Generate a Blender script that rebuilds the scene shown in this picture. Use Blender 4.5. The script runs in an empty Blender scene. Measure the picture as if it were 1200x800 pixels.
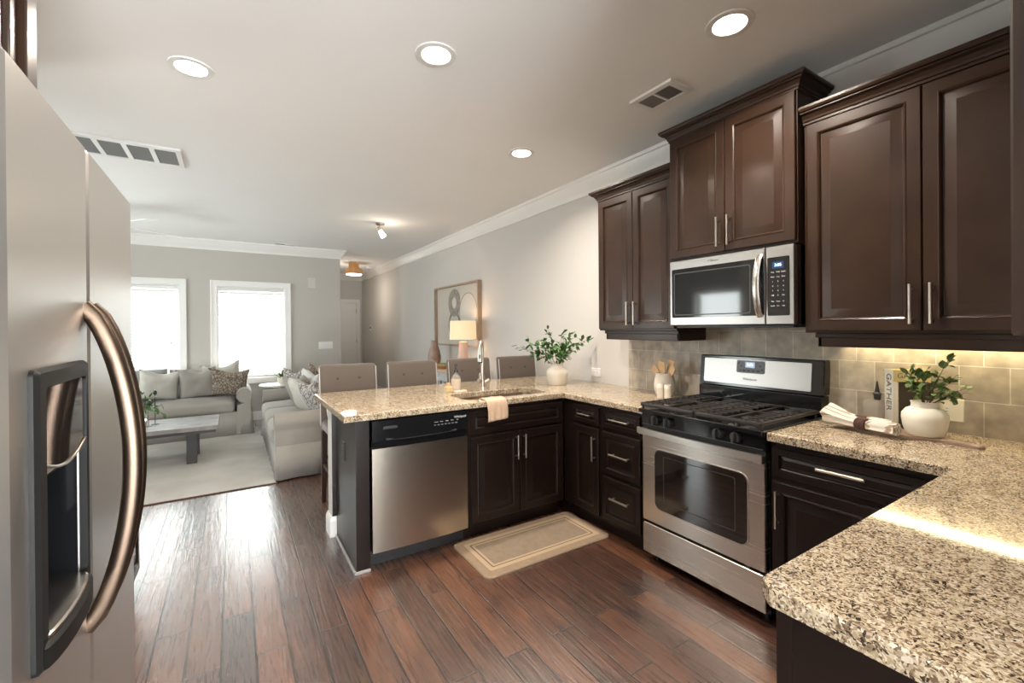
import bpy, bmesh, math, random
from mathutils import Vector, Matrix, noise
from mathutils.geometry import tessellate_polygon
PI = math.pi
random.seed(7)
sc = bpy.context.scene
COL = sc.collection

# ------------------------------------------------------------------ camera, world, exposure
cd = bpy.data.cameras.new('camera'); cam = bpy.data.objects.new('camera', cd); COL.objects.link(cam)
FPX, YAW, PITCH, ROLL, CYP = 517.74, 0.563787, -0.0030506, -0.00765801, 385.749
F0 = Vector((math.sin(YAW), math.cos(YAW), 0)); R0 = Vector((math.cos(YAW), -math.sin(YAW), 0)); U0 = Vector((0, 0, 1))
D1 = F0*math.cos(PITCH)+U0*math.sin(PITCH); U2 = U0*math.cos(PITCH)-F0*math.sin(PITCH)
R1 = R0*math.cos(ROLL)+U2*math.sin(ROLL); U1 = U2*math.cos(ROLL)-R0*math.sin(ROLL)
rm = Matrix((R1, U1, -D1)).transposed()
cam.matrix_world = Matrix.Translation((0, 0, 1.40)) @ rm.to_4x4()
cd.sensor_width = 36; cd.lens = 36*FPX/1200; cd.shift_y = -(400-CYP)/1200
cd.clip_start = 0.02; cd.clip_end = 200
sc.camera = cam
vs = sc.view_settings
sc.display_settings.display_device = 'sRGB'
vs.view_transform = 'Standard'; vs.look = 'None'; vs.gamma = 1; vs.use_curve_mapping = False
vs.exposure = 0.95
sc.cycles.use_denoising = True
sc.cycles.max_bounces = 8; sc.cycles.diffuse_bounces = 5; sc.cycles.glossy_bounces = 4
sc.cycles.transmission_bounces = 6; sc.cycles.transparent_max_bounces = 8
sc.cycles.caustics_reflective = False; sc.cycles.caustics_refractive = False
sc.cycles.sample_clamp_indirect = 6

W_WORLD = 1.2
CAN_W = 13.0
DAY_FAR = 46.0      # each far window
DAY_LEFT = 120.0    # living room left windows
BACK_FILL = 500.0     # added fill outside the unseen glass doors behind the camera
FILLC = (.95, .98, 1.0)
wd = bpy.data.worlds.new('sky'); sc.world = wd; wd.use_nodes = True
nt = wd.node_tree; nt.nodes.clear()
wo = nt.nodes.new('ShaderNodeOutputWorld'); bg = nt.nodes.new('ShaderNodeBackground')
tc = nt.nodes.new('ShaderNodeTexCoord'); sx = nt.nodes.new('ShaderNodeSeparateXYZ'); cr = nt.nodes.new('ShaderNodeValToRGB')
nt.links.new(tc.outputs['Generated'], sx.inputs[0]); nt.links.new(sx.outputs['Z'], cr.inputs[0])
cr.color_ramp.elements[0].position = 0.0; cr.color_ramp.elements[0].color = (.55, .60, .52, 1)
cr.color_ramp.elements[1].position = 0.12; cr.color_ramp.elements[1].color = (.93, .97, 1, 1)
nt.links.new(cr.outputs[0], bg.inputs[0]); bg.inputs[1].default_value = W_WORLD; nt.links.new(bg.outputs[0], wo.inputs[0])

def area_light(name, loc, direction, sx_, sy_, watts, col=(1, 1, 1), spread=180, shape='RECTANGLE', parent=None):
    l = bpy.data.lights.new(name, 'AREA'); l.shape = shape; l.size = sx_; l.size_y = sy_
    l.energy = watts; l.color = col; l.spread = math.radians(spread)
    o = bpy.data.objects.new(name, l); COL.objects.link(o)
    o.rotation_euler = Vector(direction).to_track_quat('-Z', 'Y').to_euler()
    o.location = Vector(loc)
    if parent is not None:
        o.parent = parent; o.location = Vector(loc)-parent.location
    return o
# daylight from area lights outside the glass; the one behind the camera is added fill
area_light('daylight_fill', (0.26, 8.35, 1.45), (0, -1, .15), 1.1, 1.6, DAY_FAR, (.95, .98, 1))
area_light('daylight_fill', (-1.10, 8.35, 1.45), (0, -1, .15), 1.1, 1.6, DAY_FAR, (.95, .98, 1))
area_light('daylight_fill', (-3.1, 5.6, 1.5), (1, 0, .2), 2.6, 1.9, DAY_LEFT, (.95, .98, 1))
area_light('daylight_fill', (.8, -3.75, 1.0), (0, 1, .75), 3.6, 2.2, BACK_FILL, FILLC)

# ------------------------------------------------------------------ materials
def mat(name, col=(.8, .8, .8), rough=.5, metal=0., spec=.5, emis=None, es=0., bump=None, var=None, coat=0., trans=0., sheen=0., vscale=8, alpha=None):
    m = bpy.data.materials.new(name); m.use_nodes = True
    n = m.node_tree; b = n.nodes['Principled BSDF']
    b.inputs['Base Color'].default_value = (*col, 1); b.inputs['Roughness'].default_value = rough
    b.inputs['Metallic'].default_value = metal; b.inputs['Specular IOR Level'].default_value = spec
    b.inputs['Coat Weight'].default_value = coat; b.inputs['Transmission Weight'].default_value = trans
    b.inputs['Coat Roughness'].default_value = .15
    if sheen: b.inputs['Sheen Weight'].default_value = sheen
    if emis: b.inputs['Emission Color'].default_value = (*emis, 1); b.inputs['Emission Strength'].default_value = es
    t = n.nodes.new('ShaderNodeTexCoord')
    if var:
        no = n.nodes.new('ShaderNodeTexNoise'); no.inputs['Scale'].default_value = vscale; no.inputs['Detail'].default_value = 4
        n.links.new(t.outputs['Object'], no.inputs['Vector'])
        r = n.nodes.new('ShaderNodeValToRGB'); r.color_ramp.elements[0].position = .3; r.color_ramp.elements[1].position = .7
        r.color_ramp.elements[0].color = (*col, 1); r.color_ramp.elements[1].color = (*var, 1)
        n.links.new(no.outputs['Fac'], r.inputs[0]); n.links.new(r.outputs[0], b.inputs['Base Color'])
    if bump:
        sc_, st, ds = bump
        no = n.nodes.new('ShaderNodeTexNoise'); no.inputs['Scale'].default_value = sc_; no.inputs['Detail'].default_value = 3
        n.links.new(t.outputs['Object'], no.inputs['Vector'])
        bu = n.nodes.new('ShaderNodeBump'); bu.inputs['Strength'].default_value = st; bu.inputs['Distance'].default_value = ds
        n.links.new(no.outputs['Fac'], bu.inputs['Height']); n.links.new(bu.outputs[0], b.inputs['Normal'])
    return m

def N(n, t, **k):
    x = n.nodes.new(t)
    for a, v in k.items(): setattr(x, a, v)
    return x

def math_node(n, op, a=None, b=None):
    x = n.nodes.new('ShaderNodeMath'); x.operation = op
    for i, v in enumerate((a, b)):
        if v is None: continue
        if isinstance(v, (int, float)): x.inputs[i].default_value = v
        else: n.links.new(v, x.inputs[i])
    return x.outputs[0]

def wood_floor():
    m = bpy.data.materials.new('floor_planks'); m.use_nodes = True; n = m.node_tree; L = n.links; b = n.nodes['Principled BSDF']
    t = N(n, 'ShaderNodeTexCoord'); mp = N(n, 'ShaderNodeMapping'); mp.inputs['Rotation'].default_value = (0, 0, PI/2)
    mp.inputs['Location'].default_value = (0.3, 0.052, 0)
    L.new(t.outputs['Object'], mp.inputs['Vector'])
    br = N(n, 'ShaderNodeTexBrick'); br.offset = .37; br.offset_frequency = 2
    br.inputs['Scale'].default_value = 1; br.inputs['Brick Width'].default_value = .95; br.inputs['Row Height'].default_value = .127
    br.inputs['Mortar Size'].default_value = .004; br.inputs['Mortar Smooth'].default_value = .3; br.inputs['Bias'].default_value = 0
    br.inputs['Color1'].default_value = (0, 0, 0, 1); br.inputs['Color2'].default_value = (1, 1, 1, 1); br.inputs['Mortar'].default_value = (.5, .5, .5, 1)
    L.new(mp.outputs[0], br.inputs['Vector'])
    # random per plank offset for grain
    vm = N(n, 'ShaderNodeVectorMath', operation='MULTIPLY'); L.new(br.outputs['Color'], vm.inputs[0]); vm.inputs[1].default_value = (7, 13, 5)
    va = N(n, 'ShaderNodeVectorMath', operation='ADD'); L.new(mp.outputs[0], va.inputs[0]); L.new(vm.outputs[0], va.inputs[1])
    gs = N(n, 'ShaderNodeVectorMath', operation='MULTIPLY'); L.new(va.outputs[0], gs.inputs[0]); gs.inputs[1].default_value = (3.0, 42, 1)
    g = N(n, 'ShaderNodeTexNoise'); g.inputs['Scale'].default_value = 1; g.inputs['Detail'].default_value = 6; g.inputs['Distortion'].default_value = 1.6
    L.new(gs.outputs[0], g.inputs['Vector'])
    bs = N(n, 'ShaderNodeVectorMath', operation='MULTIPLY'); L.new(va.outputs[0], bs.inputs[0]); bs.inputs[1].default_value = (2.2, 8, 1)
    bl = N(n, 'ShaderNodeTexNoise'); bl.inputs['Scale'].default_value = 1; bl.inputs['Detail'].default_value = 4; bl.inputs['Distortion'].default_value = 1.0; L.new(bs.outputs[0], bl.inputs['Vector'])
    s = math_node(n, 'ADD', math_node(n, 'MULTIPLY', g.outputs['Fac'], .38), math_node(n, 'MULTIPLY', bl.outputs['Fac'], .62))
    s = math_node(n, 'ADD', s, math_node(n, 'MULTIPLY', br.outputs['Color'], .26))
    r = N(n, 'ShaderNodeValToRGB'); e = r.color_ramp.elements
    e[0].position = .36; e[0].color = (.013, .0055, .004, 1); e[1].position = .90; e[1].color = (.165, .063, .027, 1)
    x = e.new(.62); x.color = (.072, .0255, .0125, 1)
    L.new(s, r.inputs[0])
    mx = N(n, 'ShaderNodeMixRGB'); mx.inputs[2].default_value = (.008, .004, .003, 1)
    L.new(br.outputs['Fac'], mx.inputs[0]); L.new(r.outputs[0], mx.inputs[1]); L.new(mx.outputs[0], b.inputs['Base Color'])
    # hand scraped ripples
    rs = N(n, 'ShaderNodeVectorMath', operation='MULTIPLY'); L.new(va.outputs[0], rs.inputs[0]); rs.inputs[1].default_value = (2.5, 34, 1)
    rp = N(n, 'ShaderNodeTexNoise'); rp.inputs['Scale'].default_value = 1; rp.inputs['Detail'].default_value = 2; rp.inputs['Distortion'].default_value = .8; L.new(rs.outputs[0], rp.inputs['Vector'])
    h = math_node(n, 'SUBTRACT', math_node(n, 'MULTIPLY', rp.outputs['Fac'], .8), math_node(n, 'MULTIPLY', br.outputs['Fac'], 1.2))
    bu = N(n, 'ShaderNodeBump'); bu.inputs['Strength'].default_value = .7; bu.inputs['Distance'].default_value = .003
    L.new(h, bu.inputs['Height']); L.new(bu.outputs[0], b.inputs['Normal']); L.new(bu.outputs[0], b.inputs['Coat Normal'])
    rr = math_node(n, 'ADD', math_node(n, 'MULTIPLY', g.outputs['Fac'], .10), .23); L.new(rr, b.inputs['Roughness'])
    b.inputs['Specular IOR Level'].default_value = 1.0; b.inputs['IOR'].default_value = 1.6; b.inputs['Coat Weight'].default_value = 1; b.inputs['Coat Roughness'].default_value = .34; b.inputs['Coat IOR'].default_value = 1.8
    return m

def granite():
    m = bpy.data.materials.new('granite'); m.use_nodes = True; n = m.node_tree; L = n.links; b = n.nodes['Principled BSDF']
    t = N(n, 'ShaderNodeTexCoord')
    d = N(n, 'ShaderNodeTexNoise'); d.inputs['Scale'].default_value = 60; d.inputs['Detail'].default_value = 3; L.new(t.outputs['Object'], d.inputs['Vector'])
    dm = N(n, 'ShaderNodeVectorMath', operation='SCALE'); dm.inputs['Scale'].default_value = .018; L.new(d.outputs['Color'], dm.inputs[0])
    da = N(n, 'ShaderNodeVectorMath', operation='ADD'); L.new(t.outputs['Object'], da.inputs[0]); L.new(dm.outputs[0], da.inputs[1])
    v = N(n, 'ShaderNodeTexVoronoi'); v.inputs['Scale'].default_value = 250; L.new(da.outputs[0], v.inputs['Vector'])
    sp = N(n, 'ShaderNodeSeparateColor'); L.new(v.outputs['Color'], sp.inputs[0])
    big = N(n, 'ShaderNodeTexNoise'); big.inputs['Scale'].default_value = 30; big.inputs['Detail'].default_value = 3; L.new(t.outputs['Object'], big.inputs['Vector'])
    s = math_node(n, 'ADD', sp.outputs['Red'], math_node(n, 'MULTIPLY', math_node(n, 'SUBTRACT', big.outputs['Fac'], .5), .75))
    r = N(n, 'ShaderNodeValToRGB'); r.color_ramp.interpolation = 'CONSTANT'; e = r.color_ramp.elements
    e[0].position = 0; e[0].color = (.045, .032, .024, 1); e[1].position = .08; e[1].color = (.15, .10, .062, 1)
    for p, c in ((.24, (.235, .165, .105)), (.36, (.37, .29, .20)), (.60, (.53, .43, .295)), (.88, (.62, .54, .43))):
        x = e.new(p); x.color = (*c, 1)
    L.new(s, r.inputs[0]); L.new(r.outputs[0], b.inputs['Base Color'])
    b.inputs['Roughness'].default_value = .07; b.inputs['Specular IOR Level'].default_value = .6
    return m

def tiles():
    m = bpy.data.materials.new('wall_tiles'); m.use_nodes = True; n = m.node_tree; L = n.links; b = n.nodes['Principled BSDF']
    t = N(n, 'ShaderNodeTexCoord'); sp = N(n, 'ShaderNodeSeparateXYZ'); L.new(t.outputs['Object'], sp.inputs[0])
    cb = N(n, 'ShaderNodeCombineXYZ'); L.new(math_node(n, 'ADD', sp.outputs['Y'], .0135), cb.inputs[0]); L.new(math_node(n, 'SUBTRACT', sp.outputs['Z'], .914-.152*2), cb.inputs[1])
    br = N(n, 'ShaderNodeTexBrick'); br.offset = .5; br.inputs['Scale'].default_value = 1
    br.inputs['Brick Width'].default_value = .1525; br.inputs['Row Height'].default_value = .152
    br.inputs['Mortar Size'].default_value = .0022; br.inputs['Mortar Smooth'].default_value = .2
    br.inputs['Color1'].default_value = (.36, .30, .232, 1); br.inputs['Color2'].default_value = (.47, .405, .325, 1); br.inputs['Mortar'].default_value = (.60, .555, .48, 1)
    L.new(cb.outputs[0], br.inputs['Vector'])
    no = N(n, 'ShaderNodeTexNoise'); no.inputs['Scale'].default_value = 14; no.inputs['Detail'].default_value = 6; L.new(t.outputs['Object'], no.inputs['Vector'])
    r = N(n, 'ShaderNodeValToRGB'); r.color_ramp.elements[0].color = (.72, .72, .72, 1); r.color_ramp.elements[1].color = (1.25, 1.25, 1.25, 1)
    r.color_ramp.elements[0].position = .3; r.color_ramp.elements[1].position = .75
    L.new(no.outputs['Fac'], r.inputs[0])
    mx = N(n, 'ShaderNodeMixRGB', blend_type='MULTIPLY'); mx.inputs[0].default_value = 1; L.new(br.outputs['Color'], mx.inputs[1]); L.new(r.outputs[0], mx.inputs[2])
    L.new(mx.outputs[0], b.inputs['Base Color']); b.inputs['Roughness'].default_value = .42
    bu = N(n, 'ShaderNodeBump'); bu.inputs['Strength'].default_value = .5; bu.inputs['Distance'].default_value = .002; bu.invert = True
    L.new(br.outputs['Fac'], bu.inputs['Height']); L.new(bu.outputs[0], b.inputs['Normal'])
    return m

def steel(name, col, rough, stretch, aniso_axis='z', var=.02):
    """brushed steel; stretch = scale vector of the brushing noise"""
    m = bpy.data.materials.new(name); m.use_nodes = True; n = m.node_tree; L = n.links; b = n.nodes['Principled BSDF']
    t = N(n, 'ShaderNodeTexCoord'); mu = N(n, 'ShaderNodeVectorMath', operation='MULTIPLY'); mu.inputs[1].default_value = stretch
    L.new(t.outputs['Object'], mu.inputs[0])
    no = N(n, 'ShaderNodeTexNoise'); no.inputs['Scale'].default_value = 1; no.inputs['Detail'].default_value = 4; L.new(mu.outputs[0], no.inputs['Vector'])
    L.new(math_node(n, 'ADD', math_node(n, 'MULTIPLY', no.outputs['Fac'], var), rough-var/2), b.inputs['Roughness'])
    b.inputs['Base Color'].default_value = (*col, 1); b.inputs['Metallic'].default_value = 1
    return m

def glass(name, tint=(1, 1, 1), refl=.12):
    m = bpy.data.materials.new(name); m.use_nodes = True; n = m.node_tree; n.nodes.clear(); L = n.links
    o = N(n, 'ShaderNodeOutputMaterial'); tr = N(n, 'ShaderNodeBsdfTransparent'); gl = N(n, 'ShaderNodeBsdfGlossy'); mx = N(n, 'ShaderNodeMixShader')
    fr = N(n, 'ShaderNodeFresnel'); fr.inputs[0].default_value = 1.45
    tr.inputs[0].default_value = (*tint, 1); gl.inputs['Roughness'].default_value = .02
    ge = N(n, 'ShaderNodeNewGeometry'); fac = math_node(n, 'MULTIPLY', fr.outputs[0], math_node(n, 'SUBTRACT', 1.0, ge.outputs['Backfacing']))
    L.new(fac, mx.inputs[0]); L.new(tr.outputs[0], mx.inputs[1]); L.new(gl.outputs[0], mx.inputs[2]); L.new(mx.outputs[0], o.inputs[0])
    return m

def pattern_fabric(name, c1, c2, scale):
    m = bpy.data.materials.new(name); m.use_nodes = True; n = m.node_tree; L = n.links; b = n.nodes['Principled BSDF']
    t = N(n, 'ShaderNodeTexCoord')
    v = N(n, 'ShaderNodeTexVoronoi', feature='DISTANCE_TO_EDGE'); v.inputs['Scale'].default_value = scale; L.new(t.outputs['Object'], v.inputs['Vector'])
    w = N(n, 'ShaderNodeTexNoise'); w.inputs['Scale'].default_value = scale*2.2; w.inputs['Detail'].default_value = 5; L.new(t.outputs['Object'], w.inputs['Vector'])
    s = math_node(n, 'ADD', math_node(n, 'MULTIPLY', v.outputs['Distance'], 1.3), w.outputs['Fac'])
    r = N(n, 'ShaderNodeValToRGB'); r.color_ramp.elements[0].position = .5; r.color_ramp.elements[0].color = (*c1, 1); r.color_ramp.elements[1].position = .78; r.color_ramp.elements[1].color = (*c2, 1)
    L.new(s, r.inputs[0]); L.new(r.outputs[0], b.inputs['Base Color']); b.inputs['Roughness'].default_value = .95
    return m

def leaf_mat(name, a, b_):
    return mat(name, a, .45, var=b_, vscale=25, spec=.4)

M = {}
M['floor'] = wood_floor(); M['granite'] = granite(); M['tile'] = tiles()
M['ceiling'] = mat('ceiling_paint', (.86, .85, .835), .9, var=(.88, .87, .86), vscale=1.1)
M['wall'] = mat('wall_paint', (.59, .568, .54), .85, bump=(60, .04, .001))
M['wallfar'] = mat('far_wall_backlit_tone', (.50, .475, .437), .85, bump=(60, .04, .001))  # same wall paint, with the backlit shade put into its colour
M['trim'] = mat('trim_paint', (.80, .78, .755), .35)
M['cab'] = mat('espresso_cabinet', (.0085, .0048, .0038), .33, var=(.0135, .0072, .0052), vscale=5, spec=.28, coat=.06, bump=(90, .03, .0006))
M['cabin'] = mat('cabinet_inside', (.012, .008, .007), .6)
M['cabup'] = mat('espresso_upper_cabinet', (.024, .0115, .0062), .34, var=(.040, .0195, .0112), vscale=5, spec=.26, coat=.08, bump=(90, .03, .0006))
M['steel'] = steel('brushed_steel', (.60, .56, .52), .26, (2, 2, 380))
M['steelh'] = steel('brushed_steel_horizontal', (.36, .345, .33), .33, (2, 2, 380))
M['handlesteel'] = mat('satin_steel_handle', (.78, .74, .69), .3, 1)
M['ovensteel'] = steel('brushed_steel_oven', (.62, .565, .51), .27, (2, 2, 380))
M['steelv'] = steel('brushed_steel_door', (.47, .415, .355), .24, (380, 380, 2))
M['fridge'] = steel('refrigerator_steel', (.62, .60, .575), .34, (2, 2, 380))
M['nickel'] = mat('brushed_nickel', (.50, .44, .375), .28, 1)
M['handlebrown'] = mat('brown_reflection_handle', (.11, .077, .057), .36, 1)  # brown reflection on the metal is put into the handle colour
M['black'] = mat('black_enamel', (.008, .008, .009), .12, spec=.5)
M['blackm'] = mat('black_matte', (.015, .014, .014), .5)
M['dkgrey'] = mat('dark_grey_plastic', (.035, .034, .035), .4, bump=(300, .08, .0005))
M['dispframe'] = mat('dark_textured_plastic', (.006, .0055, .005), .5, spec=.25, bump=(300, .08, .0005))
M['grate'] = mat('cast_iron_grate', (.024, .019, .017), .38, spec=.5)
M['ovenglass'] = mat('oven_glass', (.012, .009, .008), .05, spec=.8)
M['mwglass'] = mat('microwave_glass', (.012, .013, .014), .06, spec=.6)
M['panelgrey'] = mat('control_panel_grey', (.10, .10, .11), .35)
M['display'] = mat('blue_display', (.004, .008, .02), .1, emis=(.02, .06, .16), es=.6)
M['digits'] = mat('display_digits', (.3, .6, .9), .4, emis=(.35, .7, 1), es=2.2)
M['whiteprint'] = mat('white_print', (.62, .62, .62), .5)
M['greyprint'] = mat('grey_print', (.12, .12, .12), .5)
M['slip'] = mat('linen_slipcover', (.275, .252, .225), .95, bump=(220, .25, .001), sheen=.1)
M['slip2'] = mat('grey_linen_cushion', (.26, .26, .25), .95, bump=(220, .2, .001))
M['pale'] = mat('cream_cotton', (.50, .475, .43), .95, bump=(160, .25, .001), var=(.43, .41, .365), vscale=12)
M['white_cotton'] = mat('white_cotton', (.56, .555, .54), .95, bump=(160, .25, .001))
M['pattern'] = pattern_fabric('brown_paisley_fabric', (.085, .06, .045), (.30, .25, .20), 30)
M['patterng'] = pattern_fabric('grey_leaf_fabric', (.13, .115, .105), (.48, .46, .43), 24)
M['stool'] = mat('taupe_upholstery', (.098, .075, .061), .8, bump=(260, .15, .001), sheen=.3)
M['stoolbtn'] = mat('taupe_button', (.06, .046, .038), .8)
M['stool_side'] = mat('stool_edge_highlight', (.52, .50, .47), .8)  # pale colour stands in for light catching the stool edges
M['darkwood'] = mat('dark_stained_wood', (.040, .018, .014), .35)
M['tablewood'] = mat('weathered_grey_wood', (.15, .138, .130), .5, var=(.24, .225, .212), vscale=9, bump=(30, .2, .002))
M['tableleg'] = mat('charcoal_wood', (.030, .027, .026), .5)
M['rug'] = mat('woven_rug', (.35, .325, .285), 1., bump=(130, .9, .006), var=(.45, .43, .40), vscale=2.2)
M['rugedge'] = mat('rug_binding', (.085, .045, .035), .9)
M['mat1'] = mat('mat_taupe', (.225, .16, .105), .85, bump=(400, .35, .001), var=(.26, .185, .12), vscale=40)
M['mat2'] = mat('mat_sand', (.37, .27, .175), .85, bump=(400, .35, .001))
M['mat3'] = mat('mat_centre', (.19, .143, .10), .85, bump=(400, .35, .001), var=(.235, .175, .12), vscale=30)
M['mat4'] = mat('mat_line', (.11, .085, .06), .9)
M['white'] = mat('white_plastic', (.78, .77, .75), .35)
M['ceramic'] = mat('cream_glazed_ceramic', (.68, .62, .53), .22, bump=(18, .12, .004), var=(.72, .67, .59), vscale=9)
M['ceramicw'] = mat('white_stoneware', (.74, .70, .60), .45, bump=(25, .1, .003))
M['crock'] = mat('sand_stoneware', (.62, .55, .47), .55)
M['wood'] = mat('light_olive_wood', (.45, .27, .13), .5, var=(.60, .40, .21), vscale=14)
M['fanwhite'] = mat('fan_blade_white', (.93, .93, .92), .4)
M['board'] = mat('board_wood', (.235, .15, .105), .45, var=(.30, .20, .14), vscale=12)
M['leather'] = mat('brown_leather', (.055, .018, .012), .4)
M['napkin'] = mat('striped_linen', (.66, .61, .53), .95, var=(.50, .42, .34), vscale=26, bump=(200, .3, .001))
def stripes(m, col, scale):
    n = m.node_tree; b = n.nodes['Principled BSDF']; t = n.nodes.new('ShaderNodeTexCoord'); w = n.nodes.new('ShaderNodeTexWave'); w.wave_type = 'BANDS'; w.bands_direction = 'X'
    w.inputs['Scale'].default_value = scale; w.inputs['Distortion'].default_value = .6; n.links.new(t.outputs['Object'], w.inputs['Vector'])
    r = n.nodes.new('ShaderNodeValToRGB'); r.color_ramp.elements[0].position = .82; r.color_ramp.elements[0].color = b.inputs['Base Color'].default_value[:]; r.color_ramp.elements[1].position = .9; r.color_ramp.elements[1].color = (*col, 1)
    n.links.new(w.outputs['Fac'], r.inputs[0]); n.links.new(r.outputs[0], b.inputs['Base Color'])
M['napkin'] = mat('striped_linen', (.66, .62, .55), .95, bump=(200, .3, .001)); stripes(M['napkin'], (.34, .25, .18), 14)
M['towel'] = mat('peach_towel', (.54, .365, .25), .95, bump=(260, .4, .0015), sheen=.3)
M['leaf'] = leaf_mat('green_leaf', (.035, .11, .03), (.09, .20, .05))
M['leaf2'] = leaf_mat('yellow_green_leaf', (.07, .125, .035), (.17, .24, .08))
M['stem'] = mat('brown_stem', (.10, .055, .03), .7)
M['glass'] = glass('clear_glass')
M['bottleglass'] = mat('smoky_clear_glass', (.55, .53, .50), .05, spec=.8)
M['bottleglass'].node_tree.nodes['Principled BSDF'].inputs['Alpha'].default_value = .24
M['pane'] = glass('window_pane', (.97, .99, .98))
M['blind'] = mat('white_blind_slats', (.80, .80, .78), .5)
def translucent(m, k, col):
    n = m.node_tree; o = n.nodes['Material Output']; b = n.nodes['Principled BSDF']; t_ = n.nodes.new('ShaderNodeBsdfTranslucent'); t_.inputs[0].default_value = (*col, 1)
    x = n.nodes.new('ShaderNodeMixShader'); x.inputs[0].default_value = k; n.links.new(b.outputs[0], x.inputs[1]); n.links.new(t_.outputs[0], x.inputs[2]); n.links.new(x.outputs[0], o.inputs[0])
translucent(M['blind'], .03, (.85, .88, .82))
M['canwhite'] = mat('white_can_baffle', (.85, .84, .82), .5)
M['lens'] = mat('lamp_lens', (1, 1, 1), .5, emis=(1, .90, .78), es=14)
M['shade'] = mat('glowing_linen_shade', (.80, .60, .42), .9, emis=(1, .62, .34), es=.28)
M['rattan'] = mat('woven_rattan', (.42, .23, .10), .7, emis=(.9, .42, .14), es=.10, bump=(220, .6, .002))
M['glow'] = mat('warm_bulb', (1, 1, 1), .5, emis=(1, .85, .65), es=6)
M['ledstrip'] = mat('under_cabinet_light', (1, 1, 1), .5, emis=(1, .85, .52), es=8)
M['terra'] = mat('brown_glazed_vase', (.22, .135, .105), .35, var=(.36, .25, .20), vscale=11)
M['lampbase'] = mat('pink_beige_ceramic', (.58, .44, .37), .5)
M['console'] = mat('whitewashed_wood', (.52, .52, .53), .6, var=(.62, .62, .63), vscale=8)
M['consoletop'] = mat('pale_oak', (.55, .42, .31), .5)
M['artmat'] = mat('art_paper', (.62, .58, .52), .7)
M['artgrey'] = mat('art_stone_grey', (.24, .21, .185), .9, var=(.40, .37, .33), vscale=22)
M['artcream'] = mat('art_cream', (.70, .66, .60), .9)
M['artline'] = mat('art_brown_line', (.30, .23, .17), .9)
M['frame'] = mat('oak_frame', (.36, .265, .18), .45, var=(.42, .31, .215), vscale=10)
M['frameside'] = mat('oak_frame_side', (.24, .15, .09), .5)
M['sponge'] = mat('natural_bristle', (.60, .48, .28), .9, bump=(300, .8, .004))
M['bookw'] = mat('white_book_cover', (.74, .71, .65), .5)
M['bookgold'] = mat('gold_book_cover', (.50, .41, .20), .5)
M['bookdark'] = mat('dark_brown_book_cover', (.035, .025, .018), .45)
M['bookcream'] = mat('cream_book_spine', (.60, .54, .42), .6)
M['blue'] = mat('navy_cover', (.04, .09, .16), .5)
M['label'] = mat('tan_label', (.50, .40, .30), .6)
M['ventdark'] = mat('vent_cavity', (.05, .045, .04), .8)
M['ventgrey'] = mat('return_filter_grey', (.26, .26, .255), .8)
M['seam'] = mat('drain_steel', (.35, .32, .29), .3, 1)
M['sink'] = mat('sink_steel', (.55, .47, .39), .28, 1)

# ------------------------------------------------------------------ mesh helpers
def BM(): return bmesh.new()
def setmi(bm, start, mi):
    bm.faces.ensure_lookup_table()
    for f in bm.faces[start:]: f.material_index = mi

def bx(bm, x0, x1, y0, y1, z0, z1, bev=0, seg=2, mi=0):
    s = len(bm.faces)
    x0, x1 = sorted((x0, x1)); y0, y1 = sorted((y0, y1)); z0, z1 = sorted((z0, z1))
    vs_ = [bm.verts.new(p) for p in ((x0, y0, z0), (x1, y0, z0), (x1, y1, z0), (x0, y1, z0), (x0, y0, z1), (x1, y0, z1), (x1, y1, z1), (x0, y1, z1))]
    fs = [bm.faces.new([vs_[i] for i in q]) for q in ((0, 3, 2, 1), (4, 5, 6, 7), (0, 1, 5, 4), (1, 2, 6, 5), (2, 3, 7, 6), (3, 0, 4, 7))]
    if mi:
        for f in fs: f.material_index = mi
    if bev > 0:
        bev = min(bev, .49*min(x1-x0, y1-y0, z1-z0))
        es = list({e for f in fs for e in f.edges})
        bmesh.ops.bevel(bm, geom=es, offset=bev, segments=seg, affect='EDGES', profile=.5, clamp_overlap=True)
    return bm

def frame_of(d):
    d = d.normalized(); a = Vector((0, 0, 1)) if abs(d.z) < .9 else Vector((1, 0, 0))
    u = a.cross(d).normalized(); v = d.cross(u).normalized(); return u, v

def tube(bm, pts, r, seg=10, cap=True, closed=False, mi=0, ell=(1, 1), up=None):
    s = len(bm.faces)
    pts = [Vector(p) for p in pts]; n = len(pts)
    rs = r if isinstance(r, (list, tuple)) else [r]*n
    rings = []; u = None
    for i, p in enumerate(pts):
        if closed: t = pts[(i+1) % n]-pts[i-1]
        else: t = pts[min(i+1, n-1)]-pts[max(i-1, 0)]
        t.normalize()
        if up is not None:
            v = Vector(up); v = (v-t*v.dot(t)).normalized(); uu = v.cross(t).normalized(); u = uu
        elif u is None: u, v = frame_of(t)
        else:
            u = (u-t*u.dot(t)).normalized(); v = t.cross(u).normalized()
        rings.append([bm.verts.new(p+u*math.cos(a)*rs[i]*ell[0]+v*math.sin(a)*rs[i]*ell[1]) for a in (2*PI*k/seg for k in range(seg))])
    m = n if closed else n-1
    fs = []
    for i in range(m):
        A, B = rings[i], rings[(i+1) % n]
        for k in range(seg): fs.append(bm.faces.new((A[k], A[(k+1) % seg], B[(k+1) % seg], B[k])))
    if cap and not closed:
        fs.append(bm.faces.new(rings[0][::-1])); fs.append(bm.faces.new(rings[-1]))
    for f in fs: f.material_index = mi
    return bm

def cyl(bm, p0, p1, r0, r1=None, seg=20, mi=0):
    return tube(bm, [p0, p1], [r0, r0 if r1 is None else r1], seg, mi=mi)

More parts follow.
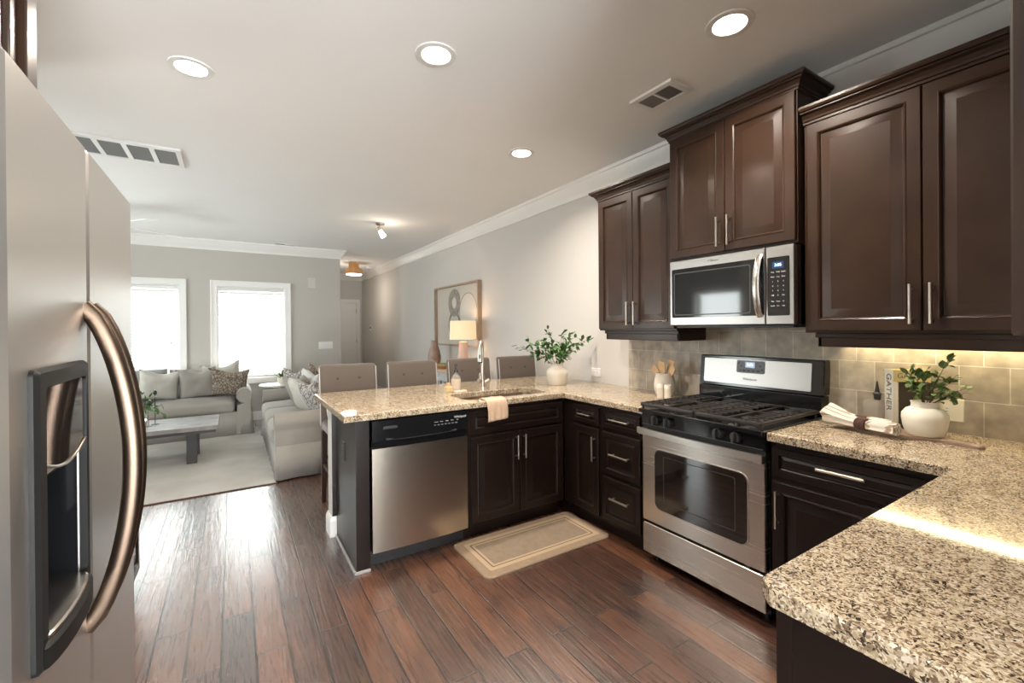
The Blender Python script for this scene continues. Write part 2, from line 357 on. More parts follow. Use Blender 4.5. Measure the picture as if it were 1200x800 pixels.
def lathe(bm, prof, c=(0, 0, 0), seg=32, mi=0, wob=0):
    c = Vector(c); rings = []; fs = []
    for (r, z) in prof:
        if r < 1e-5: rings.append([bm.verts.new(c+Vector((0, 0, z)))])
        else: rings.append([bm.verts.new(c+Vector((r*(1+wob*math.sin(3*a+z*40))*math.cos(a), r*math.sin(a), z))) for a in (2*PI*k/seg for k in range(seg))])
    for A, B in zip(rings, rings[1:]):
        if len(A) == 1 and len(B) == 1: continue
        for k in range(seg):
            k2 = (k+1) % seg
            if len(A) == 1: fs.append(bm.faces.new((A[0], B[k2], B[k])))
            elif len(B) == 1: fs.append(bm.faces.new((A[k], A[k2], B[0])))
            else: fs.append(bm.faces.new((A[k], A[k2], B[k2], B[k])))
    for f in fs: f.material_index = mi
    return bm

def inset_poly(poly, d):
    n = len(poly); out = []
    area = sum(poly[i][0]*poly[(i+1) % n][1]-poly[(i+1) % n][0]*poly[i][1] for i in range(n))
    sgn = 1 if area > 0 else -1
    for i in range(n):
        p = Vector(poly[i]); a = Vector(poly[i-1]); b = Vector(poly[(i+1) % n])
        e1 = (p-a).normalized(); e2 = (b-p).normalized()
        n1 = Vector((-e1.y, e1.x))*sgn; n2 = Vector((-e2.y, e2.x))*sgn
        k = n1+n2; k = k/max(k.length_squared, 1e-9)*2
        out.append(tuple(p+k*d*1.0 if k.length < 4 else p))
    return out

def slab(bm, poly, z0, z1, holes=(), ch=0, mp=None, mi=0, chh=0):
    """prism over a 2-D polygon with holes; mp maps (x,y,z)->Vector"""
    mp = mp or (lambda x, y, z: Vector((x, y, z))); fs = []
    def ring(p, z): return [bm.verts.new(mp(q[0], q[1], z)) for q in p]
    def band(A, B):
        for k in range(len(A)): fs.append(bm.faces.new((A[k], A[(k+1) % len(A)], B[(k+1) % len(A)], B[k])))
    lo = [ring(poly, z0)]; top_polys = [inset_poly(poly, ch) if ch else poly]
    if ch:
        mid = ring(poly, z1-ch); t = ring(top_polys[0], z1); band(lo[0], mid); band(mid, t)
    else:
        t = ring(poly, z1); band(lo[0], t)
    tops = [t]
    for h in holes:
        a = ring(h, z0)
        if chh:
            m_ = ring(h, z1-chh); hp = inset_poly(h, -chh); b = ring(hp, z1); band(a, m_); band(m_, b); top_polys.append(hp)
        else:
            b = ring(h, z1); band(a, b); top_polys.append(h)
        lo.append(a); tops.append(b)
    for rings_, polys in ((tops, top_polys), (lo, [poly]+list(holes))):
        flat = [v for r_ in rings_ for v in r_]
        for tri in tessellate_polygon([[Vector((q[0], q[1], 0)) for q in p] for p in polys]):
            try: fs.append(bm.faces.new([flat[i] for i in tri]))
            except ValueError: pass
    for f in fs: f.material_index = mi
    return bm

def rrect(x0, x1, y0, y1, r, seg=5):
    out = []
    for cx, cy, a0 in ((x1-r, y1-r, 0), (x0+r, y1-r, PI/2), (x0+r, y0+r, PI), (x1-r, y0+r, 1.5*PI)):
        for k in range(seg+1):
            a = a0+PI/2*k/seg; out.append((cx+r*math.cos(a), cy+r*math.sin(a)))
    return out

def circ(cx, cy, r, seg=24): return [(cx+r*math.cos(2*PI*k/seg), cy+r*math.sin(2*PI*k/seg)) for k in range(seg)]

def ringpanel(bm, O, U, V, w, h, prof, mi=0, mis=None):
    """concentric rectangle loft; prof = (inset, height along U x V) pairs, closed at both ends"""
    O, U, V = Vector(O), Vector(U), Vector(V); Nn = U.cross(V); rings = []
    for ins, d in prof:
        rings.append([bm.verts.new(O+U*x+V*y+Nn*d) for x, y in ((ins, ins), (w-ins, ins), (w-ins, h-ins), (ins, h-ins))])
    fs = [bm.faces.new(rings[0][::-1])]
    fs[0].material_index = mi
    for j, (A, B) in enumerate(zip(rings, rings[1:])):
        for k in range(4):
            f = bm.faces.new((A[k], A[(k+1) % 4], B[(k+1) % 4], B[k])); f.material_index = (mis[j] if mis else mi)
    f = bm.faces.new(rings[-1]); f.material_index = (mis[-1] if mis else mi)
    return bm

def obj(name, bm, m, parent=None, smooth=40, subsurf=0, at=None):
    """link a bmesh (built in world coordinates) as one mesh object, kept relative to its parent chain"""
    off = Vector((0, 0, 0)); p = parent
    while p is not None: off += p.location; p = p.parent
    if at is not None: off = Vector(at)
    bmesh.ops.translate(bm, verts=bm.verts, vec=-off)
    bmesh.ops.recalc_face_normals(bm, faces=bm.faces)
    me = bpy.data.meshes.new(name); bm.to_mesh(me); bm.free()
    for mm in (m if isinstance(m, (list, tuple)) else [m]): me.materials.append(mm)
    if smooth:
        me.polygons.foreach_set('use_smooth', [True]*len(me.polygons))
        me.set_sharp_from_angle(angle=math.radians(smooth))
    o = bpy.data.objects.new(name, me); COL.objects.link(o)
    if at is not None and parent is None: o.location = at
    o.parent = parent
    if smooth and smooth != 80 and len(me.polygons) < 20000:
        o.modifiers.new('weighted_normals', 'WEIGHTED_NORMAL').keep_sharp = True
    if subsurf:
        md = o.modifiers.new('subsurf', 'SUBSURF'); md.levels = subsurf; md.render_levels = subsurf
    return o

def tag(o, label=None, cat=None, group=None, kind=None):
    if label: o['label'] = label
    if cat: o['category'] = cat
    if group: o['group'] = group
    if kind: o['kind'] = kind
    return o
def thing(name, label, cat, loc=(0, 0, 0), group=None):
    o = bpy.data.objects.new(name, None); COL.objects.link(o); o.location = loc; o.empty_display_size = .05
    return tag(o, label, cat, group)
def struct(name, bm, m, smooth=30):
    o = obj(name, bm, m, None, smooth); o['kind'] = 'structure'; return o
def dup(root, loc, rotz=0, label=None, group=None):
    r = root.copy(); COL.objects.link(r); r.location = loc; r.rotation_euler = (0, 0, rotz)
    if label: r['label'] = label
    if group: r['group'] = group
    for ch in list(root.children):
        c = ch.copy(); COL.objects.link(c); c.parent = r
        for g in list(ch.children):
            d = g.copy(); COL.objects.link(d); d.parent = c
    return r
def text(name, s, size, loc, xdir, ydir, m, parent, ext=.0006, align='CENTER', shear=0):
    cu = bpy.data.curves.new(name, 'FONT'); cu.body = s; cu.size = size; cu.extrude = ext; cu.align_x = align; cu.align_y = 'CENTER'; cu.shear = shear
    cu.materials.append(m); o = bpy.data.objects.new(name, cu); COL.objects.link(o)
    X, Y = Vector(xdir).normalized(), Vector(ydir).normalized(); Z = X.cross(Y)
    off = Vector((0, 0, 0)); p = parent
    while p is not None: off += p.location; p = p.parent
    o.matrix_world = Matrix.Translation(Vector(loc)-off) @ Matrix((X, Y, Z)).transposed().to_4x4()
    me = bpy.data.meshes.new_from_object(o); q = bpy.data.objects.new(name, me); COL.objects.link(q); q.matrix_world = o.matrix_world.copy() if False else Matrix.Translation(Vector(loc)-off) @ Matrix((X, Y, Z)).transposed().to_4x4()
    bpy.data.objects.remove(o); q.parent = parent
    return q
VZ = Vector((0, 0, 1))

# ------------------------------------------------------------------ the room
CH = 2.74; WX = 2.73; FY = 7.95; HY = 11.3; HX = 1.56; LX = -2.8; KX = -1.07; BY = -3.4
struct('floor', bx(BM(), LX-.1, WX+.1, BY-.1, HY+.1, -.12, 0), M['floor'])
struct('ceiling', bx(BM(), LX-.1, WX+.1, BY-.1, HY+.1, CH, CH+.12), M['ceiling'])
struct('wall_right', bx(BM(), WX, WX+.12, BY, HY, 0, CH), M['wall'])
WZ0, WZ1 = .66, 2.06
def holed_wall(name, mp, poly, holes, t):
    return struct(name, slab(BM(), poly, 0, t, holes, mp=mp), M['wall'])
farwin = [(-.19, .71), (-1.55, -.65)]
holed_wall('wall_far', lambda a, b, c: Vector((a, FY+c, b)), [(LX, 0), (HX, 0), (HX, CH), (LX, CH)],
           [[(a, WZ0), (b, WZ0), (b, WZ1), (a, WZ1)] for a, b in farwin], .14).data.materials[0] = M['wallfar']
lw = [(4.35, 5.25), (5.95, 6.85)]
holed_wall('wall_left', lambda a, b, c: Vector((LX-c, a, b)), [(3.35, 0), (FY, 0), (FY, CH), (3.35, CH)],
           [[(a, WZ0), (b, WZ0), (b, WZ1), (a, WZ1)] for a, b in lw], .14)
struct('wall_kitchen_left', bx(BM(), KX-.12, KX, BY, 3.35, 0, CH), M['wall'])
struct('wall_return', bx(BM(), LX-.1, KX-.12, 3.23, 3.35, 0, CH), M['wall'])
struct('wall_hall_left', bx(BM(), HX-.12, HX, FY+.14, HY, 0, CH), M['wall'])
struct('wall_hall_end', bx(BM(), HX-.12, WX, HY, HY+.12, 0, CH), M['wall'])
struct('wall_near', bx(BM(), .80, WX, -.29, -.17, 0, CH), M['wall'])
bd = (-.95, 2.60)
holed_wall('wall_back', lambda a, b, c: Vector((a, BY-c, b)), [(KX, 0), (WX, 0), (WX, CH), (KX, CH)],
           [[(bd[0], .05), (bd[1], .05), (bd[1], 2.15), (bd[0], 2.15)]], .14)

# crown mouldings (profile swept along straight runs with mitred ends)
CROWN = [(0, -.145), (.014, -.145), (.016, -.125), (.028, -.108), (.050, -.075), (.064, -.045), (.070, -.028), (.082, -.024), (.086, -.012), (.086, 0), (0, 0)]
def crown(name, p0, p1, nrm, prof, m, m0=0, m1=0, z=CH, parent=None):
    """prof (out, up); m0/m1 mitre: how far ends extend per unit of 'out'"""
    p0, p1, nrm = Vector(p0), Vector(p1), Vector(nrm); d = (p1-p0).normalized(); bm = BM(); R_ = []
    for p, s in ((p0, -m0), (p1, m1)):
        R_.append([bm.verts.new(Vector((p.x, p.y, z+u))+nrm*o+d*s*o) for o, u in prof])
    k = len(prof)
    for i in range(k): bm.faces.new((R_[0][i], R_[0][(i+1) % k], R_[1][(i+1) % k], R_[1][i]))
    bm.faces.new(R_[0]); bm.faces.new(R_[1][::-1])
    return bm
struct('trim_1', crown('', (WX, -.17, 0), (WX, HY, 0), (-1, 0, 0), CROWN, M['trim'], -1, -1), M['trim'])
struct('trim_2', crown('', (LX, FY, 0), (HX, FY, 0), (0, -1, 0), CROWN, M['trim'], -1, 1), M['trim'])
struct('trim_3', crown('', (HX, FY, 0), (HX, HY, 0), (1, 0, 0), CROWN, M['trim'], 1, -1), M['trim'])
struct('trim_4', crown('', (HX, HY, 0), (WX, HY, 0), (0, -1, 0), CROWN, M['trim'], -1, -1), M['trim'])
struct('trim_5', crown('', (LX, 3.35, 0), (LX, FY, 0), (1, 0, 0), CROWN, M['trim'], -1, -1), M['trim'])
# baseboards
BASEP = [(0, 0), (.016, 0), (.016, .10), (.013, .112), (.008, .125), (.006, .135), (0, .135)]
struct('baseboard_right', crown('', (WX, 3.32, 0), (WX, HY, 0), (-1, 0, 0), BASEP, None, 0, -1, z=0), M['trim'])
struct('baseboard_far', crown('', (LX, FY, 0), (HX, FY, 0), (0, -1, 0), BASEP, None, -1, 1, z=0), M['trim'])
struct('baseboard_left', crown('', (LX, 3.35, 0), (LX, FY, 0), (1, 0, 0), BASEP, None, -1, -1, z=0), M['trim'])
struct('baseboard_hall', crown('', (HX, FY, 0), (HX, HY, 0), (1, 0, 0), BASEP, None, 1, -1, z=0), M['trim'])

# windows: casing, sash frames, pane.  P(a,b,c): a along wall, b up, c into the room
def window(idx, a0, a1, z0, z1, P, door=False):
    cs = .085
    root = thing('window_%d' % idx, None, None, P((a0+a1)/2, z0, 0)); root['kind'] = 'structure'
    bm = BM()
    slab(bm, [(a0-cs, z0-(0 if door else cs)), (a1+cs, z0-(0 if door else cs)), (a1+cs, z1+cs), (a0-cs, z1+cs)], 0, .022, [[(a0+.004, z0+.004), (a1-.004, z0+.004), (a1-.004, z1-.004), (a0+.004, z1-.004)]], ch=.006, chh=.010, mp=P)
    slab(bm, [(a0-cs-.004, z0-(0 if door else cs)-.004), (a1+cs+.004, z0-(0 if door else cs)-.004), (a1+cs+.004, z1+cs+.004), (a0-cs-.004, z1+cs+.004)], 0, .032, [[(a0-cs+.02, z0-cs+.02), (a1+cs-.02, z0-cs+.02), (a1+cs-.02, z1+cs-.02), (a0-cs+.02, z1+cs-.02)]], ch=.006, mp=P)
    obj('casing', bm, M['trim'], root, 30)
    bm = BM(); slab(bm, [(a0, z0), (a1, z0), (a1, z1), (a0, z1)], -.139, 0.0, [[(a0+.014, z0+.014), (a1-.014, z0+.014), (a1-.014, z1-.014), (a0+.014, z1-.014)]], mp=P)
    obj('jamb', bm, M['trim'], root, 30)
    zm = (z0+z1)/2-.03
    parts = [(z0+.014, zm+.02, -.105, -.075), (zm-.02, z1-.014, -.130, -.106)] if not door else [(z0+.014, z1-.014, -.11, -.08)]
    for zz0, zz1, c0, c1 in parts:
        bm = BM(); slab(bm, [(a0+.014, zz0), (a1-.014, zz0), (a1-.014, zz1), (a0+.014, zz1)], c0, c1, [[(a0+.055, zz0+.04), (a1-.055, zz0+.04), (a1-.055, zz1-.04), (a0+.055, zz1-.04)]], mp=P)
        s = obj('sash', bm, M['trim'], root, 30)
        bm = BM(); slab(bm, [(a0+.05, zz0+.035), (a1-.05, zz0+.035), (a1-.05, zz1-.035), (a0+.05, zz1-.035)], (c0+c1)/2-.002, (c0+c1)/2+.002, mp=P)
        obj('pane', bm, M['pane'], s, 0)
    return root
Pfar = lambda a, b, c: Vector((a, FY-c, b))
Plft = lambda a, b, c: Vector((LX+c, a, b))
Pbk = lambda a, b, c: Vector((a, BY+c, b))
for i, (a, b) in enumerate(farwin): window(i+1, a, b, WZ0, WZ1, Pfar)
for i, (a, b) in enumerate(lw): window(i+3, a, b, WZ0, WZ1, Plft)
window(5, bd[0], .22, .05, 2.15, Pbk, True); window(6, .24, 1.41, .05, 2.15, Pbk, True); window(7, 1.43, bd[1], .05, 2.15, Pbk, True)  # unseen glass doors, added and widened to let the fill light in

# hall end door
def hall_door():
    a0, a1, z1 = 1.80, 2.59, 2.04
    root = thing('door_1', None, None, (2.2, HY, 0)); root['kind'] = 'structure'
    P = lambda a, b, c: Vector((a, HY-c, b))
    bm = BM(); slab(bm, [(a0-.09, 0), (a0, 0), (a0, z1), (a1, z1), (a1, 0), (a1+.09, 0), (a1+.09, z1+.09), (a0-.09, z1+.09)], 0, .03, ch=.006, mp=P); obj('casing', bm, M['trim'], root)
    bm = BM(); bx(bm, a0+.002, a1-.002, HY-.012, HY-.001, 0.005, z1-.002)
    for (u0, u1) in ((a0+.10, (a0+a1)/2-.05), ((a0+a1)/2+.05, a1-.10)):
        for (v0, v1) in ((.22, .92), (1.06, 1.90)):
            ringpanel(bm, (u0, HY-.012, v0), (1, 0, 0), (0, 0, 1), u1-u0, v1-v0, [(0, -.001), (0, .004), (.015, .004), (.03, .0005), (.05, .005)])
    d = obj('door_leaf', bm, M['trim'], root)
    bm = BM(); cyl(bm, (a0+.07, HY-.012, 1.0), (a0+.07, HY-.05, 1.0), .012); lathe(bm, [(0, -.025), (.022, -.015), (.027, 0), (.022, .015), (0, .025)], (a0+.07, HY-.07, 1.0)); obj('door_handle', bm, M['nickel'], root)
    for z in (.35, 1.1, 1.85):
        bm = BM(); bx(bm, a1-.01, a1+.006, HY-.036, HY-.012, z-.045, z+.045, .003); obj('hinge', bm, M['nickel'], root)
hall_door()

# kitchen tile backsplash
bm = BM(); slab(bm, [(-.16, .9), (2.53, .9), (2.53, 1.42), (1.86, 1.42), (1.86, 1.46), (1.05, 1.46), (1.05, 1.42), (-.16, 1.42)], 0, .010, mp=lambda a, b, c: Vector((WX-c, a, b)))
struct('wall_backsplash', bm, M['tile'])

# ------------------------------------------------------------------ cabinets
def handle(bm, c, axis, nrm, L, r=.0068, so=.030):
    c, axis, nrm = Vector(c), Vector(axis), Vector(nrm)
    a = c-axis*L/2+nrm*so; b = c+axis*L/2+nrm*so
    tube(bm, [a, b], r, 12)
    for s in (-1, 1):
        q = c+axis*s*(L/2-.018); tube(bm, [q-nrm*.001, q+nrm*so], r*.85, 8)
    return bm
DOORP = [(0, 0), (0, .016), (.003, .019), (.046, .019), (.050, .021), (.056, .017), (.060, .009), (.066, .008), (.100, .0165), (.102, .0165)]
DRAWP = [(0, 0), (0, .016), (.003, .019), (.030, .019), (.034, .020), (.038, .012), (.042, .009), (.058, .0155), (.060, .0155)]
def front(kind, O, U, w, h, parent, m, hpos=None, hax='v', hl=.165, label=None):
    """door or drawer front; O lower-left seen from the front, U along width, outward normal = U x Z"""
    U = Vector(U); Nn = U.cross(VZ); O = Vector(O)
    k = min(1, w/.22, h/.16) if kind == 'door' else min(1, h/.15, w/.15)
    prof = [(a*max(k, .5), b) for a, b in (DOORP if kind == 'door' else DRAWP)]
    d = obj(kind, ringpanel(BM(), O, U, VZ, w, h, prof), m, parent, 25)
    if hpos:
        c = O+U*hpos[0]+VZ*hpos[1]+Nn*.019
        obj('handle', handle(BM(), c, VZ if hax == 'v' else U, Nn, hl), M['nickel'], d)['label'] = 'brushed nickel bar handle'
    return d

# --- base run under the peninsula
pen = thing('sink_base_cabinet', 'dark espresso base cabinet below the kitchen sink, with two doors', 'cabinet', (1.70, 2.9, 0))
bm = BM(); slab(bm, [(1.29, .10), (2.098, .10), (2.098, .874), (1.29, .874)], 2.61, 2.628, [[(1.33, .14), (2.06, .14), (2.06, .68), (1.33, .68)]], mp=lambda a, b, c: Vector((a, c, b)))
bx(bm, 1.29, 1.308, 2.628, 3.165, .10, .874); bx(bm, 2.08, 2.098, 2.628, 3.165, .10, .874); bx(bm, 1.308, 2.08, 2.628, 3.165, .10, .118); bx(bm, 1.308, 2.08, 3.150, 3.165, .118, .874); bx(bm, 1.29, 2.098, 2.67, 2.685, 0, .0995)
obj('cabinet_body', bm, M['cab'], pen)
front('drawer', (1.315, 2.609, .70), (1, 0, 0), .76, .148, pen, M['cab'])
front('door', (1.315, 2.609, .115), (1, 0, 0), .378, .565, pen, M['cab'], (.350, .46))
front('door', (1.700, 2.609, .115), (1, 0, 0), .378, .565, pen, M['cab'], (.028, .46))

pe = thing('peninsula_end_panel', 'dark cabinet end panel at the open end of the peninsula, beside the dishwasher', 'cabinet panel', (.62, 2.9, 0))
obj('side_panel', bx(BM(), .586, .664, 2.605, 3.165, 0, .874, .002), M['cab'], pe)
obj('shoe_moulding', bx(bx(BM(), .572, .586, 2.60, 3.165, 0, .018, .005), .574, .664, 2.592, 2.604, 0, .018, .004), mat('grey_shoe_moulding', (.33, .31, .30), .3), pe)['label'] = 'pale shoe moulding along the floor'
obj('shade_strip', bx(BM(), .559, .60, 3.1655, 3.1745, .14, .874), M['cab'], pe)  # dark strip stands in for shade on the end of the low wall
def outlet(name, label, c, nrm, vert=True, m=M['white'], w=.07, h=.115, kind='outlet'):
    c, nrm = Vector(c), Vector(nrm); U = VZ.cross(nrm).normalized()
    if not vert: w, h = h, w
    t = thing(name, label, kind, c)
    O = c-U*w/2-VZ*h/2
    obj('cover_plate', ringpanel(BM(), O, U, VZ, w, h, [(0, 0), (0, .003), (.003, .006), (.004, .006)]), m, t)
    return t, U
def receptacle(t, U, c, nrm, vert=True, m=M['white']):
    c, nrm = Vector(c), Vector(nrm); A = VZ if vert else U; B = U if vert else VZ
    for s in (-1, 1):
        bm = BM(); q = c+A*s*.02+nrm*.006
        slab(bm, [(x, y) for x, y in rrect(-.016, .016, -.014, .014, .008)], 0, .002, mp=lambda x, y, z: q+B*x+A*y+nrm*z)
        r = obj('socket', bm, m, t)
        bm = BM()
        for xx in (-.006, .006):
            p = q+B*xx+nrm*.0022
            slab(bm, [(-.001, -.004), (.001, -.004), (.001, .004), (-.001, .004)], 0, .0004, mp=lambda x, y, z, p=p: p+B*x+A*y+nrm*z)
        obj('slot', bm, M['blackm'], r)
t, U = outlet('wall_outlet', 'dark outlet on the side of the peninsula end panel', (.586, 2.905, .64), (-1, 0, 0), True, M['blackm'])
receptacle(t, U, (.586, 2.905, .64), (-1, 0, 0), True, M['dkgrey'])

struct('wall_peninsula', bx(BM(), .557, WX, 3.175, 3.30, 0, .874), M['wall'])
bm = BM()
prof = BASEP
for p0, p1, nr, a, b in (((.557, 3.175, 0), (.557, 3.30, 0), (-1, 0, 0), 1, 1), ((.557, 3.30, 0), (WX, 3.30, 0), (0, 1, 0), 1, 0), ((.557, 3.175, 0), (.584, 3.175, 0), (0, -1, 0), 1, 0)):
    p0, p1, nr = Vector(p0), Vector(p1), Vector(nr); d = (p1-p0).normalized()
    R_ = [[bm.verts.new(Vector((p.x, p.y, u))+nr*o+d*s*o) for o, u in prof] for p, s in ((p0, -a), (p1, b))]
    for i in range(len(prof)): bm.faces.new((R_[0][i], R_[0][(i+1) % len(prof)], R_[1][(i+1) % len(prof)], R_[1][i]))
    bm.faces.new(R_[0]); bm.faces.new(R_[1][::-1])
struct('baseboard_peninsula', bm, M['trim'])
# support bracket under the bar overhang
for bxx in (.60, 1.66):
    t = thing('counter_bracket', 'white scrolled bracket under the bar overhang, %s' % ('at the open end of the peninsula' if bxx < 1 else 'hidden midway along the peninsula'), 'bracket', (bxx, 3.302, .70)) if bxx < 1 else None
    if t is None: continue
    prof_ = [(0, 0)]+[(.20*math.sin(k/8*PI/2)**1.3*1.0, .17*(1-math.cos(k/8*PI/2))) for k in range(1, 9)]+[(.20, .172), (0, .172)]
    obj('bracket_body', slab(BM(), prof_, bxx-.02, bxx+.02, mp=lambda a, b, c: Vector((c, 3.302+a, .70+b))), M['trim'], t)

# --- base cabinets on the range wall, left of the range
FX = 2.11
nar = thing('narrow_base_cabinet', 'narrow dark base cabinet in the corner, with one drawer above a slim door', 'cabinet', (2.4, 2.35, 0))
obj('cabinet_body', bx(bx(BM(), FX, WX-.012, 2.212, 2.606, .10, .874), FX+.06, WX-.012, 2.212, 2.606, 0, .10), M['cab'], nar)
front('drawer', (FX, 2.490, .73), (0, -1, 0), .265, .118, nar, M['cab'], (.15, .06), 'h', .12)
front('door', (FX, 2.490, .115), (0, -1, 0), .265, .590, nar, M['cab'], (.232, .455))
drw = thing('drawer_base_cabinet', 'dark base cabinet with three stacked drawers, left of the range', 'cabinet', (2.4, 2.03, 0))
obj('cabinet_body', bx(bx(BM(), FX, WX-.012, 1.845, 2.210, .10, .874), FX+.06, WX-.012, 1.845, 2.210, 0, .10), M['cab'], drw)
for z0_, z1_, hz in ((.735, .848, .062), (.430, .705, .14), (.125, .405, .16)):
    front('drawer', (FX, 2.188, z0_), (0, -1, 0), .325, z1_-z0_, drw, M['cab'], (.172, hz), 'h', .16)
# --- right of the range
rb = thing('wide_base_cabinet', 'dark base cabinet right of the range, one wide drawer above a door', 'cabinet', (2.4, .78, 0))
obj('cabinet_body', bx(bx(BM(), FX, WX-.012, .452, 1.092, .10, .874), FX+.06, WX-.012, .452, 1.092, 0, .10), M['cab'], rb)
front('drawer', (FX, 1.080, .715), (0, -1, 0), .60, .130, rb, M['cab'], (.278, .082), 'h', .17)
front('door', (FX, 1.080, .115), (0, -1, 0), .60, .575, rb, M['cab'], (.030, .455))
# --- near return (below the camera)
nb = thing('return_base_cabinet', 'dark base cabinet under the near granite counter, only its end panel in view', 'cabinet', (1.4, .1, 0))
obj('cabinet_body', bx(bx(BM(), .884, 2.09, -.165, .440, .10, .874), .884, 2.09, -.165, .38, 0, .10), M['cab'], nb)
obj('end_panel', bx(BM(), .870, .884, -.165, .415, 0, .874, .001), M['cab'], nb)
obj('face_frame', bx(BM(), .868, .886, .415, .442, .0, .874, .001), M['cab'], nb)
front('door', (1.42, .441, .115), (-1, 0, 0), .45, .57, nb, M['cab'], (.42, .455)); front('door', (1.94, .441, .115), (-1, 0, 0), .45, .57, nb, M['cab'], (.03, .455))
# --- left wall base cabinet past the refrigerator
lb = thing('left_base_cabinet', 'base cabinet glimpsed beyond the refrigerator, with drawer and door handles', 'cabinet', (-.75, 2.6, 0))
obj('cabinet_body', bx(bx(BM(), KX+.002, -.455, 1.95, 3.13, .10, .874), KX+.002, -.51, 1.95, 3.10, 0, .10), M['cab'], lb)
front('drawer', (-.455, 2.555, .715), (0, 1, 0), .55, .130, lb, M['cab'], (.27, .06), 'h', .16)
front('door', (-.455, 2.555, .115), (0, 1, 0), .55, .575, lb, M['cab'], (.03, .455))
front('door', (-.455, 1.98, .115), (0, 1, 0), .55, .735, lb, M['cab'], (.52, .6))
c_ = obj('left_countertop', slab(BM(), [(KX+.001, 1.94), (-.405, 1.94), (-.405, 3.155), (KX+.001, 3.155)], .876, .914, ch=.006), M['granite'])
tag(c_, 'small granite countertop visible just past the refrigerator', 'countertop')

# --- countertops
hole = rrect(1.33, 2.03, 2.675, 3.01, .07)
c_ = obj('peninsula_countertop', slab(BM(), [(.520, 2.585), (2.085, 2.585), (2.085, 1.834), (WX-.001, 1.834), (WX-.001, 3.630), (.520, 3.630)][::-1], .876, .914, [hole], ch=.005, chh=.003), M['granite'])
tag(c_, 'L-shaped speckled granite countertop on the peninsula, holding sink, soap and vase', 'countertop')
c_ = obj('near_countertop', slab(BM(), [(.874, .471), (2.065, .471), (2.065, 1.088), (WX-.001, 1.088), (WX-.001, -.168), (.846, -.168), (.846, .443)], .876, .914, ch=.005), M['granite'])
tag(c_, 'speckled granite countertop in the right foreground, right of the range', 'countertop')

# --- upper cabinets
CR2 = [(0, 0), (.010, 0), (.010, .014), (.016, .015), (.018, .026), (.030, .044), (.046, .052), (.046, .060), (.056, .061), (.062, .072), (.062, .084), (0, .084)]
def upper(name, label, x0, ya, yb, z0, z1, doors, crown_h, rail=True, side0=True, side1=True, hz=.11, crs=.9, hand=True):
    """x0 face plane, ya<yb extents along the wall; doors = list of (y_hi, y_lo, handle side)"""
    t = thing(name, label, 'cabinet', ((x0+WX)/2, (ya+yb)/2, z0))
    obj('cabinet_body', bx(BM(), x0+.02, WX-.002, ya+.001, yb-.001, z0, z1), M['cabup'], t)
    for yh, yl, hs in doors:
        w = yh-yl
        front('door', (x0+.020, yh, z0+.012), (0, -1, 0), w, z1-z0-.03, t, M['cabup'], ((w-.030) if hs == 'r' else .030, hz) if hs else None)
    bm = BM(); prof = [(o*crs, u*crs) for o, u in CR2]
    path = []
    if side1: path.append(Vector((WX-.11, yb, 0)))
    path += [Vector((x0+.018, yb, 0)), Vector((x0+.018, ya, 0))]
    if side0: path.append(Vector((WX-.11, ya, 0)))
    rings = []
    for i, p in enumerate(path):
        nv = Vector((0, 0, 0))
        segs = []
        if i > 0: segs.append((path[i]-path[i-1]).normalized())
        if i < len(path)-1: segs.append((path[i+1]-path[i]).normalized())
        for s in segs: nv += s.cross(VZ)*(-1) if False else VZ.cross(s)*(-1)
        rings.append([bm.verts.new(Vector((p.x, p.y, crown_h+u))+nv*o) for o, u in prof])
    for A, B in zip(rings, rings[1:]):
        for k in range(len(prof)): bm.faces.new((A[k], A[(k+1) % len(prof)], B[(k+1) % len(prof)], B[k]))
    bm.faces.new(rings[0]); bm.faces.new(rings[-1][::-1])
    bx(bm, x0+.018, WX-.11, ya, yb, crown_h-.01, crown_h+.02)
    obj('crown_moulding', bm, M['cabup'], t, 12)
    if rail:
        bm = BM(); a = ya+(.0 if not side0 else .0); b = yb-.045
        bx(bm, x0+.045, x0+.063, ya+.001, b, z0-.068, z0-.02, .004); bx(bm, x0+.036, x0+.063, ya+.001, b+.009, z0-.024, z0, .004)
        bx(bm, x0+.045, WX-.012, b-.018, b, z0-.068, z0-.02, .003); bx(bm, x0+.045, WX-.012, b-.018, b+.009, z0-.024, z0, .003)
        if rail == 2: bx(bm, x0+.045, WX-.012, ya+.001, ya+.019, z0-.068, z0, .003)
        obj('light_rail', bm, M['cabup'], t, 25)
    return t
upper('left_upper_cabinet', 'two-door dark upper cabinet left of the microwave', 2.39, 1.832, 2.535, 1.375, 2.378, [(2.528, 2.186, 'r'), (2.182, 1.838, 'l')], 2.368, 2, side0=False)
upper('raised_upper_cabinet', 'tallest dark upper cabinet, set forward directly above the microwave', 2.335, 1.083, 1.828, 1.812, 2.575, [(1.822, 1.459, 'r'), (1.455, 1.089, 'l')], 2.560, False, crs=.85)
upper('right_upper_cabinet', 'widest dark upper cabinet right of the microwave, above the white plant pot', 2.39, .148, 1.079, 1.365, 2.400, [(1.062, .634, 'r'), (.630, .202, 'l')], 2.390, True, side0=False, side1=False)
nu = thing('near_upper_cabinet', 'dark upper cabinet cut off by the right edge of the photo', 'cabinet', (1.6, 0, 1.379))
obj('cabinet_body', bx(BM(), .853, 2.385, -.168, .120, 1.379, 2.55), M['cabup'], nu)
obj('end_panel', bx(BM(), .849, .853, -.168, .120, 1.379, 2.55), M['cabup'], nu)
for k in range(3): front('door', (.855+.505*(k+1)-.002, .1205, 1.385), (-1, 0, 0), .50, 1.14, nu, M['cabup'], (.03, .11))
obj('crown_moulding', bx(BM(), .80, 2.30, -.168, .19, 2.551, 2.64, .01), M['cabup'], nu)
